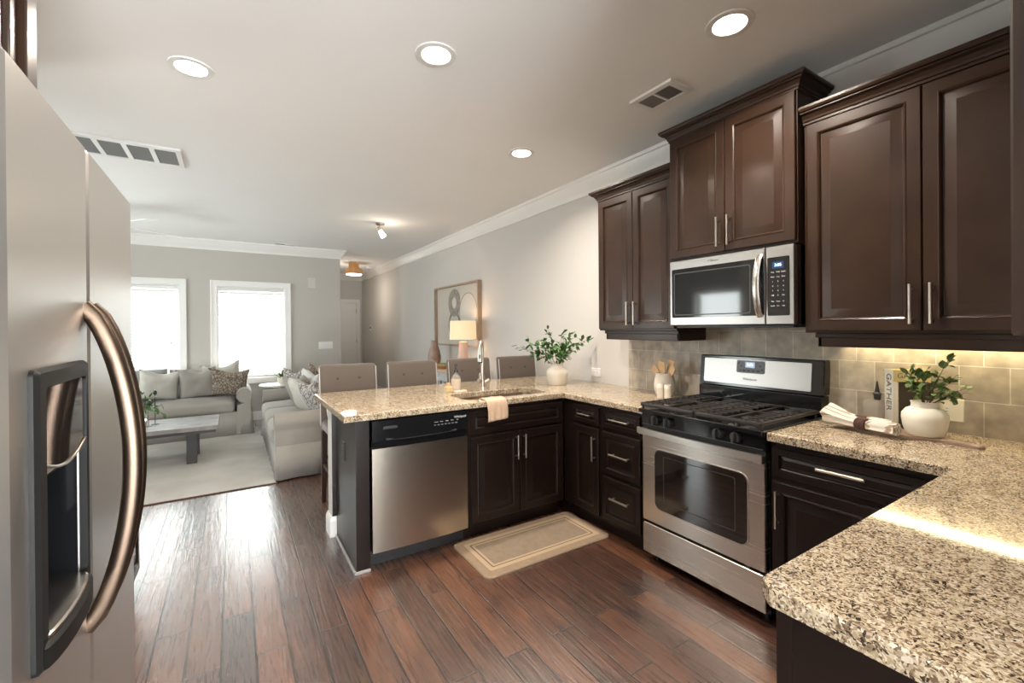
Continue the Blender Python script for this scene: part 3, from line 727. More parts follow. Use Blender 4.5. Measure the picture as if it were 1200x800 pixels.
# under cabinet light bar
ul = thing('under_cabinet_light', 'slim glowing light bar under the right upper cabinet', 'light', (2.65, .72, 1.365))
obj('housing', bx(BM(), 2.615, 2.705, .20, 1.03, 1.350, 1.3645, .003), M['white'], ul)
obj('diffuser', bx(BM(), 2.622, 2.698, .21, 1.02, 1.340, 1.3505, .002), M['ledstrip'], ul)['label'] = 'glowing diffuser'

# over-refrigerator cabinet
of = thing('over_refrigerator_cabinet', 'dark cabinet above the refrigerator in the top left corner', 'cabinet', (-.8, 1.3, 1.84))
obj('cabinet_body', bx(BM(), KX+.002, -.535, .86, 1.84, 1.84, 2.60), M['cabup'], of)
front('door', (-.535, .865, 1.845), (0, 1, 0), .48, .75, of, M['cabup'], (.45, .10)); front('door', (-.535, 1.352, 1.845), (0, 1, 0), .475, .75, of, M['cabup'], (.03, .10))
obj('side_panel', bx(BM(), KX+.002, -.50, 1.845, 1.925, 0, 2.60, .006), M['cabup'], of)
obj('crown_moulding', bx(BM(), KX+.002, -.47, .83, 1.95, 2.601, 2.68, .02), M['cabup'], of)

# ------------------------------------------------------------------ refrigerator
fr = thing('refrigerator', 'tall stainless side-by-side refrigerator with ice dispenser filling the left edge', 'refrigerator', (-.62, 1.31, 0))
FXF = -.26
obj('cabinet_body', bx(BM(), -1.0, -.325, .875, 1.755, .03, 1.765, .004), M['dkgrey'], fr)['label'] = 'dark grey refrigerator case'
obj('toe_grille', bx(BM(), -.36, -.30, .89, 1.74, .0, .055), M['blackm'], fr)
Pf = lambda a, b, c: Vector((FXF+c, a, b))
DY0, DY1, DZ0, DZ1 = .945, 1.222, .875, 1.342
bm = BM(); slab(bm, rrect(.870, 1.277, .06, 1.795, .012, 3), -.062, 0, [[(DY0+.02, DZ0+.03), (DY1-.02, DZ0+.03), (DY1-.02, 1.165), (DY0+.02, 1.165)]], ch=.010, mp=Pf)
fd = obj('freezer_door', bm, M['fridge'], fr)
bm = BM(); slab(bm, rrect(1.284, 1.762, .06, 1.795, .012, 3), -.062, 0, ch=.010, mp=Pf)
rd = obj('refrigerator_door', bm, M['fridge'], fr)
for y in (.93, 1.72):
    obj('hinge_cover', bx(BM(), -.42, -.275, y-.04, y+.04, 1.7655, 1.812, .008), M['blackm'], fr)
# dispenser
ds = obj('dispenser_surround', slab(BM(), rrect(DY0, DY1, DZ0, DZ1, .012), 0, .012, [rrect(DY0+.032, DY1-.022, .925, 1.312, .01)], ch=.006, mp=Pf), M['dispframe'], fd)
obj('dispenser_control', slab(BM(), [(DY0+.032, 1.19), (DY0+.07, 1.176), (DY0+.12, 1.168), (DY1-.07, 1.17), (DY1-.022, 1.185), (DY1-.022, 1.312), (DY0+.032, 1.312)], -.01, .009, ch=.002, mp=Pf), M['ovenglass'], fd)
obj('dispenser_trim', tube(BM(), [Pf(DY0+.032+k*(DY1-DY0-.054)/10, 1.190-.022*math.sin(PI*k/10), .010) for k in range(11)], .0025, 8), M['nickel'], fd)['label'] = 'thin chrome curve'
bm = BM(); y0, y1 = DY0+.022, DY1-.022
bx(bm, FXF-.060, FXF-.058, y0, y1, .905, 1.165)
for (a, b) in ((y0, y0+.003), (y1-.003, y1)): bx(bm, FXF-.06, FXF-.002, a, b, .905, 1.165)
bx(bm, FXF-.06, FXF-.002, y0, y1, .905, .912); bx(bm, FXF-.06, FXF-.002, y0, y1, 1.16, 1.165)
obj('dispenser_well', bm, M['black'], fd)
obj('drip_tray', slab(BM(), [(y0, -.05), (y1, -.05), (y1, .006)]+[((y0+y1)/2+(y1-y0)/2*math.cos(PI*k/10), .006+.018*math.sin(PI*k/10)) for k in range(1, 10)]+[(y0, .006)], .918, .926, ch=.003, mp=lambda a, b, c: Vector((FXF+b, a, c))), M['steel'], fd)
obj('dispenser_lip', slab(BM(), [(DY0+.01, -.0), (DY1-.01, .0), (DY1-.01, .010)]+[((y0+y1)/2+(DY1-DY0-.02)/2*math.cos(PI*k/10), .010+.020*math.sin(PI*k/10)) for k in range(1, 10)]+[(DY0+.01, .010)], .880, .917, ch=.006, mp=lambda a, b, c: Vector((FXF+b, a, c))), M['dispframe'], fd)
obj('dispenser_lever', bx(BM(), FXF-.045, FXF-.035, 1.05, 1.12, 1.02, 1.14, .006), M['blackm'], fd)
for y, dd, lab in ((1.250, fd, 1), (1.311, rd, 1)):
    pts = []; n_ = 28
    for k in range(n_+1):
        s = k/n_; z = .782+(1.452-.782)*s; x = FXF-.004+.078*(math.sin(PI*s)**.62); pts.append(Vector((x, y, z)))
    obj('handle', tube(BM(), pts, .0155, 14, ell=(1.1, .75), up=(0, 1, 0)), M['handlebrown'], dd)['label'] = 'bowed metal handle with brown sheen'

# ------------------------------------------------------------------ dishwasher
dw = thing('dishwasher', 'built-in dishwasher with stainless door and black control panel', 'dishwasher', (.97, 2.85, 0))
obj('tub', bx(BM(), .675, 1.280, 2.62, 3.16, .10, .865), M['blackm'], dw)
obj('toe_kick', bx(BM(), .668, 1.286, 2.66, 2.70, 0, .11), M['blackm'], dw)
bm = BM(); nseg = 14
def bow_panel(bm, x0, x1, z0, z1, y, bow, d=.035):
    prev = None; cols = []
    for k in range(nseg+1):
        s = k/nseg; x = x0+(x1-x0)*s; yy = y-bow*(1-(2*s-1)**2)
        cols.append([bm.verts.new((x, yy, z0)), bm.verts.new((x, yy, z1)), bm.verts.new((x, y+d, z1)), bm.verts.new((x, y+d, z0))])
    for A, B in zip(cols, cols[1:]):
        for i in range(4): bm.faces.new((A[i], A[(i+1) % 4], B[(i+1) % 4], B[i]))
    bm.faces.new(cols[0]); bm.faces.new(cols[-1][::-1])
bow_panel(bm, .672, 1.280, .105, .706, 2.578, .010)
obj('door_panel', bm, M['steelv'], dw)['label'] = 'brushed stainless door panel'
bm = BM(); bow_panel(bm, .672, 1.280, .712, .752, 2.592, .002); bow_panel(bm, .672, 1.280, .752, .866, 2.575, .012); bm2 = bm
cp = obj('control_panel', bm, M['black'], dw)
obj('panel_slot', bx(BM(), .735, .820, 2.566, 2.572, .815, .833, .003), M['blackm'], cp)
obj('pocket_handle', tube(BM(), [(.75+.45*k/10, 2.575, .757-.006*math.sin(PI*k/10)) for k in range(11)], .008, 8), M['dkgrey'], cp)
for k in range(7):
    obj('button', bx(BM(), 1.045+k*.024, 1.059+k*.024, 2.562, 2.570, .800, .806), M['greyprint'], cp)
text('lettering', 'Whirlpool', .020, (1.225, 2.5655, .838), (1, 0, 0), (0, 0, 1), M['whiteprint'], cp)
for k in range(5): text('lettering', ['Normal', 'Heavy', 'Quick', 'Rinse', 'Dry'][k], .008, (1.06+k*.036, 2.5625, .822), (1, 0, 0), (0, 0, 1), M['whiteprint'], cp)

# ------------------------------------------------------------------ range
ra = thing('gas_range', 'stainless and black freestanding gas range with oven', 'range', (2.4, 1.465, 0))
RY0, RY1 = 1.100, 1.828
obj('range_body', bx(BM(), 2.115, 2.70, RY0, RY1, .05, .895), M['black'], ra)
for y in (RY0+.04, RY1-.04):
    for x in (2.16, 2.66): obj('foot', cyl(BM(), (x, y, 0), (x, y, .05), .015), M['blackm'], ra)
Pr = lambda a, b, c: Vector((2.115-c, a, b))
def rpanel(bm, y0, y1, z0, z1, c0, c1, r=.01, holes=(), ch=.004): return slab(bm, rrect(y0, y1, z0, z1, r, 3), c0, c1, holes, ch=ch, mp=Pr)
obj('storage_drawer', rpanel(BM(), RY0+.002, RY1-.002, .062, .238, 0, .040), M['ovensteel'], ra)
od = obj('oven_door', rpanel(BM(), RY0+.002, RY1-.002, .252, .770, 0, .040), M['ovensteel'], ra)
wy0, wy1, wz0, wz1 = 1.185, 1.732, .345, .690
obj('oven_window', slab(BM(), rrect(wy0, wy1, wz0, wz1, .04), .040, .043, mp=Pr), M['ovenglass'], od)['label'] = 'dark oven window'
obj('window_trim', slab(BM(), rrect(wy0-.006, wy1+.006, wz0-.006, wz1+.006, .044), .0395, .0445, [rrect(wy0, wy1, wz0, wz1, .04)], ch=.001, mp=Pr), M['steel'], od)
obj('window_inner_line', slab(BM(), rrect(wy0+.06, wy1-.06, wz0+.05, wz1-.03, .01), .0431, .0435, [rrect(wy0+.064, wy1-.064, wz0+.054, wz1-.034, .008)], mp=Pr), M['dkgrey'], od)
bm = BM()
bowz = lambda s: .010*(1-(2*s-1)**2)
prev = None; cols = []
for k in range(15):
    s = k/14; y = RY0-.004+(RY1-RY0+.008)*s; x = 2.035-bowz(s)
    cols.append([bm.verts.new((x, y, .772)), bm.verts.new((x, y, .806)), bm.verts.new((x+.014, y, .806)), bm.verts.new((x+.014, y, .772))])
for A, B in zip(cols, cols[1:]):
    for i in range(4): bm.faces.new((A[i], A[(i+1) % 4], B[(i+1) % 4], B[i]))
bm.faces.new(cols[0]); bm.faces.new(cols[-1][::-1])
for y in (RY0+.02, RY1-.02): bx(bm, 2.045, 2.078, y-.02, y+.02, .765, .80)
obj('oven_handle', bm, M['handlesteel'], od)
obj('front_vent', bx(BM(), 2.085, 2.115, RY0+.004, RY1-.004, .775, .815), M['blackm'], ra)
kp = obj('knob_panel', rpanel(BM(), RY0, RY1, .818, .900, 0, .042, .008), M['black'], ra)
obj('panel_line', bx(BM(), 2.070, 2.0725, RY0+.01, RY1-.01, .824, .826), M['greyprint'], kp)
for y in (1.718, 1.632, 1.330, 1.236):
    bm = BM(); tube(bm, [(2.0725, y, .862), (2.052, y, .862)], [.026, .024], 24); bx(bm, 2.030, 2.054, y-.007, y+.007, .838, .886, .004)
    obj('knob', bm, M['dkgrey'], kp)
ck = obj('cooktop', slab(BM(), rrect(2.045, 2.63, RY0-.006, RY1+.006, .012, 3), .895, .918, ch=.004), M['black'], ra)
for (bxc, byc, r) in ((2.21, 1.64, .042), (2.48, 1.64, .036), (2.21, 1.28, .036), (2.48, 1.28, .046), (2.345, 1.46, .032)):
    bm = BM(); lathe(bm, [(0, .918), (r*1.25, .918), (r*1.2, .926), (r, .928), (r, .938), (r*.9, .941), (0, .941)], (bxc, byc, 0), 24); obj('burner', bm, M['blackm'], ck)
for g, (y0, y1) in enumerate(((RY0+.004, 1.462), (1.468, RY1-.004))):
    bm = BM(); x0, x1 = 2.058, 2.615; zt = .952; w = .007
    bx(bm, x0, x0+.020, y0, y1, zt-.022, zt, .005); bx(bm, x1-.014, x1, y0, y1, zt-.014, zt, .003)
    for y in (y0, y1-.016): bx(bm, x0, x1, y, y+.016, zt-.016, zt, .004)
    ym = (y0+y1)/2
    bx(bm, x0, x1, ym-w, ym+w, zt-.012, zt, .003)
    xm = (x0+x1)/2
    for xx in (xm, x0+.11, x0+.165, x0+.22, x1-.22, x1-.16, x1-.10, x0+.055, x1-.05):
        for (a, b) in ((y0, ym-.055), (ym+.055, y1)) if xx != xm else ((y0, y1),):
            bx(bm, xx-w*.7, xx+w*.7, a, b, zt-.012, zt, .003)
    for (a, b) in ((y0+.05, .0), (y1-.05, 0)): bx(bm, x0+.03, x1-.03, a-w*.7, a+w*.7, zt-.012, zt, .003)
    for x in (x0+.012, x1-.02):
        for y in (y0+.01, y1-.01): cyl(bm, (x, y, .918), (x, y, zt-.01), .006, seg=8)
    obj('grate', bm, M['grate'], ra)['label'] = 'brownish cast-iron grate'
bm = BM(); bx(bm, 2.632, 2.715, RY0, RY1, .895, 1.02, .004)
bgd = obj('backguard_base', bm, M['black'], ra)
# tilted console of the backguard
Pb = lambda a, b, c: Vector((2.640-c+(b-1.02)*.10, a, b))
bg_ = obj('backguard', slab(BM(), rrect(RY0-.004, RY1+.004, 1.022, 1.214, .012, 3), -.070, 0.0, ch=.005, mp=Pb), M['black'], ra)
obj('backguard_panel', slab(BM(), rrect(RY0+.055, RY1-.030, 1.042, 1.196, .008, 3), 0, .004, ch=.001, mp=Pb), M['steelh'], bg_)['label'] = 'brushed stainless fascia'
dp = obj('clock_panel', slab(BM(), rrect(1.405, 1.575, 1.115, 1.190, .010, 4), .004, .008, ch=.001, mp=Pb), M['panelgrey'], bg_)
obj('clock_display', slab(BM(), rrect(1.462, 1.520, 1.148, 1.182, .002, 2), .008, .0087, mp=Pb), M['display'], bg_)
text('lettering', '3:05', .022, Pb(1.491, 1.165, .0095), (0, -1, 0), (0.10, 0, 1), M['digits'], bg_)
for k in range(4):
    obj('button', slab(BM(), rrect(1.432+.028*k, 1.452+.028*k, 1.124, 1.136, .002, 2), .008, .0092, mp=Pb), M['dkgrey'], bg_)
for (y, z) in ((1.560, 1.172), (1.545, 1.157), (1.430, 1.160), (1.418, 1.140), (1.550, 1.130)):
    obj('button', slab(BM(), circ(y, z, .006, 12), .008, .0092, mp=Pb), M['dkgrey'], bg_)
text('lettering', 'Whirlpool', .020, Pb(1.492, 1.078, .0045), (0, -1, 0), (0.10, 0, 1), M['greyprint'], bg_)

# ------------------------------------------------------------------ microwave
mw = thing('microwave', 'stainless over-the-range microwave under the raised cabinet', 'microwave', (2.5, 1.45, 1.404))
MY0, MY1, MZ0, MZ1 = 1.088, 1.812, 1.404, 1.806
obj('case', bx(BM(), 2.355, WX-.002, MY0, MY1, MZ0, MZ1, .003), M['black'], mw)
Pm = lambda a, b, c: Vector((2.355-c, a, b))
obj('base_vent', bx(BM(), 2.36, 2.70, MY0+.02, MY1-.02, MZ0-.012, MZ0-.0005, .002), M['dkgrey'], mw)
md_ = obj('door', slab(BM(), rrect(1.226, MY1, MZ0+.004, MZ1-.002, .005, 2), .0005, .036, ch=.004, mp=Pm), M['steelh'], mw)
obj('door_window', slab(BM(), rrect(1.232, 1.794, 1.455, 1.752, .008, 3), .036, .0385, mp=Pm), M['mwglass'], md_)['label'] = 'dark glass window'
obj('window_frame', slab(BM(), rrect(1.300, 1.780, 1.468, 1.728, .012, 3), .0386, .0392, [rrect(1.306, 1.774, 1.474, 1.722, .010, 3)], mp=Pm), M['dkgrey'], md_)
pts = [Pm(1.252, 1.448+.32*k/16, .036+.042*math.sin(PI*min(1, max(0, k/16)))**.7) for k in range(17)]
obj('handle', tube(BM(), pts, .012, 10, ell=(.6, 1.4), up=(0, 1, 0)), M['steel'], md_)
cpn = obj('control_column', slab(BM(), rrect(MY0, 1.224, MZ0+.004, MZ1-.002, .005, 2), .0005, .034, ch=.003, mp=Pm), M['steelh'], mw)
kpd = obj('keypad', slab(BM(), rrect(1.108, 1.214, 1.452, 1.748, .006, 3), .034, .037, ch=.001, mp=Pm), M['black'], cpn)
obj('display', slab(BM(), rrect(1.135, 1.190, 1.690, 1.724, .002, 2), .037, .0375, mp=Pm), M['display'], cpn)
text('lettering', '3:05', .020, Pm(1.162, 1.707, .0378), (0, -1, 0), (0, 0, 1), M['digits'], cpn)
for r_ in range(8):
    for c__ in range(3):
        z = 1.672-r_*.0235 if r_ < 6 else 1.524-(r_-6)*.022
        text('lettering', ['Pop', 'Melt', 'Cook', 'Heat', 'Veg', 'Rice', '1', '2', '3', '4', '5', '6', '7', '8', '9', 'Off', '0', 'On', 'Fan', 'Time', 'Hi', 'Lock', 'Set', 'Lite'][r_*3+c__], .0095, Pm(1.188-c__*.026, z, .0374), (0, -1, 0), (0, 0, 1), M['whiteprint'], cpn)
bm = BM()
slab(bm, [(1.535+.016*math.cos(a), 1.780+.006*math.sin(a)) for a in (2*PI*k/20 for k in range(20))], .036, .0368, [[(1.535+.012*math.cos(a), 1.780+.004*math.sin(a)) for a in (2*PI*k/20 for k in range(20))]], mp=Pm)
obj('emblem', bm, M['greyprint'], md_)
text('lettering', 'Whirlpool', .012, Pm(1.512, 1.777, .0365), (0, -1, 0), (0, 0, 1), M['greyprint'], md_)

# ------------------------------------------------------------------ sink and faucet
sk = thing('kitchen_sink', 'undermount stainless double-bowl sink set in the peninsula counter', 'sink', (1.68, 2.84, .70))
def bowl(x0, x1, y0, y1, zt, zb):
    bm = BM(); levels = [(0, zt), (.004, zt-.04), (.012, zb+.03), (.03, zb+.006), (.06, zb)]
    R_ = []
    for ins, z in levels: R_.append([bm.verts.new((q[0], q[1], z)) for q in rrect(x0+ins, x1-ins, y0+ins, y1-ins, .05)])
    for A, B in zip(R_, R_[1:]):
        for k in range(len(A)): bm.faces.new((A[k], A[(k+1) % len(A)], B[(k+1) % len(A)], B[k]))
    bm.faces.new(R_[-1])
    return bm
for (a, b) in ((1.322, 1.660), (1.690, 2.038)):
    o = obj('bowl', bowl(a, b, 2.667, 3.018, .866, .70), M['sink'], sk)
    bm = BM(); lathe(bm, [(.045, .701), (.04, .7035), (.02, .702), (0, .702)], ((a+b)/2, 2.86, 0), 20); obj('drain', bm, M['seam'], o)
obj('rim', slab(BM(), rrect(1.300, 2.060, 2.645, 3.04, .08), .862, .875, [rrect(1.322, 1.660, 2.667, 3.018, .05), rrect(1.690, 2.038, 2.667, 3.018, .05)]), M['sink'], sk)

fc = thing('faucet', 'brushed nickel gooseneck faucet with side lever, behind the sink', 'faucet', (1.70, 3.14, .914))
bm = BM(); lathe(bm, [(0, .914), (.030, .914), (.030, .920), (.024, .926), (.022, .980), (.019, 1.0), (.014, 1.02), (0, 1.02)], (1.70, 3.14, 0), 24); obj('base', bm, M['nickel'], fc)
fd_ = Vector((-.60, -.80, 0)); fb = Vector((1.70, 3.14, 0))
pts = [fb+VZ*1.01, fb+VZ*1.15]
for k in range(11):
    a = PI*k/10; pts.append(fb+fd_*(.062-.062*math.cos(a))+VZ*(1.235+.062*math.sin(a)))
pts.append(fb+fd_*.124+VZ*1.21)
obj('spout', tube(BM(), pts, .0125, 14), M['nickel'], fc)
fe = fb+fd_*.124
bm = BM(); tube(bm, [fe+VZ*1.245, fe+VZ*1.22, fe+VZ*1.17, fe+VZ*1.140], [.0145, .018, .020, .019], 16); sh = obj('spray_head', bm, M['nickel'], fc)
obj('spray_ring', cyl(BM(), fe+VZ*1.1395, fe+VZ*1.128, .0185), M['blackm'], sh)
bm = BM(); tube(bm, [fe+fd_*.0175+VZ*1.165, fe+fd_*.0175+VZ*1.195], .006, 8); obj('spray_button', bm, M['blackm'], sh)
bm = BM(); tube(bm, [(1.70, 3.14, .968), (1.655, 3.125, .985)], [.018, .014], 14); tube(bm, [(1.672, 3.13, .978), (1.668, 3.125, 1.03), (1.672, 3.12, 1.042)], .006, 8); tube(bm, [(1.70, 3.14, .958), (1.752, 3.12, .985)], [.016, .013], 12)
obj('lever', bm, M['nickel'], fc)

# soap bottle
sb = thing('soap_bottle', 'clear glass soap bottle with tan label and black pump, left of the faucet', 'soap dispenser', (1.475, 3.16, .914))
bm = BM(); lathe(bm, [(0, .915), (.034, .915), (.037, .920), (.037, 1.010), (.034, 1.022), (.020, 1.036), (.012, 1.044), (.012, 1.058)], (1.475, 3.16, 0), 24); bo = obj('bottle', bm, M['bottleglass'], sb)
bm = BM(); lathe(bm, [(0, .917), (.033, .917), (.034, .990), (0, .990)], (1.475, 3.16, 0), 20); obj('soap', bm, mat('pale_soap', (.62, .56, .48), .3), sb)
bm = BM(); lathe(bm, [(.0374, .928), (.0378, .929), (.0378, 1.004), (.0374, 1.005)], (1.475, 3.16, 0), 28); obj('label', bm, M['label'], sb)
bm = BM(); lathe(bm, [(0, 1.056), (.015, 1.056), (.015, 1.072), (.006, 1.078), (.005, 1.105), (.009, 1.108), (.009, 1.122), (0, 1.124)], (1.475, 3.16, 0), 20); tube(bm, [(1.475, 3.16, 1.115), (1.462, 3.13, 1.114)], .004, 8); obj('pump', bm, M['black'], sb)
# scrub brush on a little dish
br_ = thing('dish_brush', 'round wooden dish brush with pale bristles, left of the soap bottle', 'brush', (1.385, 3.10, .914))
bm = BM(); lathe(bm, [(0, .914), (.030, .914), (.036, .925), (.036, .938), (0, .939)], (1.385, 3.10, 0), 24, wob=.03); obj('bristles', bm, M['sponge'], br_)
bm = BM(); lathe(bm, [(0, .938), (.036, .938), (.034, .952), (.020, .962), (.012, .966), (.016, .978), (.012, .988), (0, .990)], (1.385, 3.10, 0), 24); obj('brush_head', bm, M['wood'], br_)
bm = BM(); slab(bm, rrect(1.42, 1.53, 3.065, 3.115, .02), .9145, .922, ch=.003); o = obj('sponge', bm, mat('peach_sponge', (.62, .47, .38), .9), at=(1.475, 3.09, .9145)); tag(o, 'small flat peach sponge in front of the soap bottle', 'sponge')

# towel over the sink edge (draped cloth)
def towel():
    bm = BM(); W_, nu_, nv_ = .155, 18, 26
    path = [(2.80, .80), (2.74, .86), (2.69, .912), (2.66, .921), (2.62, .921), (2.594, .919), (2.578, .910), (2.572, .885), (2.570, .85), (2.569, .81), (2.568, .775)]
    def pt(s):
        f = s*(len(path)-1); i = min(int(f), len(path)-2); q = f-i
        return (path[i][0]*(1-q)+path[i+1][0]*q, path[i][1]*(1-q)+path[i+1][1]*q)
    G = []
    for j in range(nv_+1):
        s = j/nv_; y, z = pt(s); row = []
        for i in range(nu_+1):
            u = i/nu_; x = 1.425+W_*u+(.006*math.sin(9*s)); hang = max(0, s-.6)/.4
            wv = .006*math.sin(u*11+2*s)*(.4+hang)+.003*math.sin(u*23)
            zz = z-(0.018*u*hang)*-1*.6 if s > .6 else z+abs(wv)*.5
            row.append(bm.verts.new((x, y-abs(wv)*(1 if s > .55 else 0), zz)))
        G.append(row)
    for j in range(nv_):
        for i in range(nu_): bm.faces.new((G[j][i], G[j][i+1], G[j+1][i+1], G[j+1][i]))
    o = obj('dish_towel', bm, M['towel'], at=(1.50, 2.6, .85), smooth=80)
    md = o.modifiers.new('thick', 'SOLIDIFY'); md.thickness = .007; md.offset = 0
    return tag(o, 'peach dish towel draped over the front edge of the sink', 'towel')
towel()

# ------------------------------------------------------------------ plants
def leaf(bm, p, d, up, L, W, mi=0, fold=.25, curl=.2):
    d = d.normalized(); side = d.cross(up); side = side.normalized() if side.length > 1e-4 else Vector((1, 0, 0)); n_ = side.cross(d).normalized()
    rows = []
    for s, w in ((0, .06), (.2, .65), (.45, 1), (.7, .82), (.9, .35), (1, .02)):
        c = p+d*L*s-n_*curl*L*s*s
        rows.append([bm.verts.new(c-side*W/2*w+n_*fold*W/2*w), bm.verts.new(c), bm.verts.new(c+side*W/2*w+n_*fold*W/2*w)])
    for A, B in zip(rows, rows[1:]):
        for k in range(2):
            f = bm.faces.new((A[k], A[k+1], B[k+1], B[k])); f.material_index = mi
def rv(rng): return Vector((rng.uniform(-1, 1), rng.uniform(-1, 1), rng.uniform(-1, 1)))
def branch_plant(root, base, tips, seed, L=.045, W=.025, lm='leaf', nleaf=16, start=.35, sr=.0018, clump=.02):
    rng = random.Random(seed); st = BM(); lf = BM()
    for tip in tips:
        tip = Vector(tip); b = Vector(base)+Vector((rng.uniform(-.012, .012), rng.uniform(-.012, .012), 0))
        mid = b.lerp(tip, .5)+Vector((0, 0, .25*(tip-b).length*.6))+rv(rng)*.012
        pts = []
        for k in range(9):
            s = k/8; pts.append((b*(1-s)**2+mid*2*s*(1-s)+tip*s*s))
        tube(st, pts, [sr*(1-.5*k/8) for k in range(9)], 6)
        for k in range(nleaf):
            s = start+(1-start)*(k+rng.random()*.6)/nleaf; s = min(s, .999); f = s*8; i = min(int(f), 7)
            p = pts[i].lerp(pts[i+1], f-i); t_ = (pts[i+1]-pts[i]).normalized()
            d = (rv(rng)+t_*.6+Vector((0, 0, .15))).normalized(); q = p+rv(rng)*clump*.5
            leaf(lf, q, d, (Vector((0, 0, 1))+rv(rng)*.5), L*rng.uniform(.7, 1.2), W*rng.uniform(.7, 1.2))
    obj('stems', st, M['stem'], root); obj('leaves', lf, M[lm], root, 60)

vp = thing('vase_with_branches', 'cream stoneware vase of leafy green branches on the peninsula counter', 'vase', (2.352, 3.0, .914))
bm = BM(); lathe(bm, [(0, .9145), (.076, .9145), (.080, .922), (.089, .965), (.0945, 1.005), (.092, 1.028), (.074, 1.052), (.053, 1.062), (.048, 1.070), (.049, 1.080), (.055, 1.089), (.050, 1.091), (.043, 1.080), (.040, 1.05), (0, 1.045)], (2.352, 3.0, 0), 40); obj('vase', bm, M['ceramic'], vp)
branch_plant(vp, (2.352, 3.0, 1.05), [(2.00, 3.06, 1.24), (2.08, 3.02, 1.28), (2.16, 2.95, 1.30), (2.13, 3.03, 1.19), (2.22, 3.05, 1.27), (2.26, 2.92, 1.24), (2.30, 3.05, 1.38), (2.40, 2.98, 1.36), (2.48, 2.95, 1.34), (2.56, 2.88, 1.31), (2.65, 2.93, 1.30), (2.42, 2.92, 1.22), (2.50, 3.06, 1.24), (2.36, 2.9, 1.18)], 3, .052, .030, nleaf=19, clump=.05)

# ------------------------------------------------------------------ crock with utensils, shakers
cr_ = thing('utensil_crock', 'round sand-coloured crock in the corner left of the range', 'crock', (2.59, 2.075, .914))
bm = BM(); lathe(bm, [(0, .9145), (.050, .9145), (.058, .920), (.070, .955), (.073, .990), (.068, 1.030), (.058, 1.066), (.060, 1.074), (.054, 1.075), (.052, 1.06), (.060, .99), (.045, .93), (0, .928)], (2.59, 2.075, 0), 40); obj('crock_body', bm, M['crock'], cr_)
labs = ['wooden spoon leaning left in the crock', 'wooden spoon with round bowl, second from left in the crock', 'broad wooden spatula in the middle of the crock', 'wooden slotted turner right of centre in the crock', 'wooden spoon leaning right in the crock']
for k, (dy, dx, L_, w_) in enumerate(((.108, -.012, .215, .024), (.058, .02, .235, .022), (.0, -.03, .215, .028), (-.056, .015, .24, .025), (-.108, -.008, .225, .023))):
    b = Vector((2.59+dx*.3, 2.075-dy*.25, .935)); tip = Vector((2.59+dx, 2.075+dy, .935+L_))
    t = thing('wooden_spoon' if k in (0, 1, 4) else 'wooden_spatula', labs[k], 'utensil', b, group='wooden utensils in the crock')
    d = (tip-b).normalized(); side = Vector((0, 1, 0)); side = (side-d*side.dot(d)).normalized(); nn = side.cross(d)
    bm = BM(); tube(bm, [b, b+d*L_*.72], .0045, 8)
    obj('shaft', bm, M['wood'], t)
    c = b+d*L_*.78; bm = BM(); outl = [(w_*.2, -.05), (w_*.75, -.03), (w_, 0), (w_*.95, .03), (w_*.6, .046), (0, .05)] if k in (0, 1, 4) else [(w_*.25, -.05), (w_*.8, -.03), (w_*.95, .02), (w_, .05), (0, .052)]
    poly = outl+[(-x, y) for x, y in outl[::-1] if x > 0]
    slab(bm, poly, -.003, .003, mp=lambda x, y, z: c+side*x+d*y+nn*z, ch=.0015)
    obj('spoon_bowl' if k in (0, 1, 4) else 'blade', bm, M['wood'], t)
for nm, y, x, lab in (('salt_shaker', 2.012, 2.47, 'pale cylinder shaker, the left one in front of the crock'), ('pepper_shaker', 1.955, 2.475, 'pale cylinder shaker, the right one beside the range')):
    t = thing(nm, lab, 'shaker', (x, y, .914), group='pair of shakers')
    bm = BM(); lathe(bm, [(0, .9145), (.022, .9145), (.0235, .918), (.0235, .985), (0, .985)], (x, y, 0), 24); obj('body', bm, M['crock'], t)
    bm = BM(); lathe(bm, [(0, .9855), (.0235, .9855), (.0235, 1.004), (.021, 1.008), (0, 1.009)], (x, y, 0), 24); obj('cap', bm, M['ceramicw'], t)

# ------------------------------------------------------------------ right counter still life
# serving board with a curved handle
bo_ = thing('serving_board', 'brown wooden serving board with long curved handle on the right counter', 'board', (2.50, .72, .914))
def outline():
    P_ = []
    ctr = Vector((2.485, .760)); ax = Vector((-.04, -1)).normalized(); sd = Vector((ax.y, -ax.x))
    prof = [(-.17, .0), (-.165, .04), (-.13, .066), (-.06, .082), (.03, .080), (.085, .065), (.115, .040), (.14, .024), (.18, .018), (.24, .016), (.28, .020), (.292, .010)]
    for s_, w in prof: P_.append(ctr+ax*s_+sd*(w+.0))
    for s_, w in prof[::-1]: P_.append(ctr+ax*s_-sd*w)
    out = []
    for p in P_:
        k = max(0, .745-.10-p.y); out.append((p.x-.22*k*k*2-.05*k, p.y))
    res = []
    for q in out:
        if not res or (Vector(q)-Vector(res[-1])).length > 1e-4: res.append(q)
    return res
obj('board_body', slab(BM(), outline(), .9145, .930, ch=.004), M['board'], bo_)

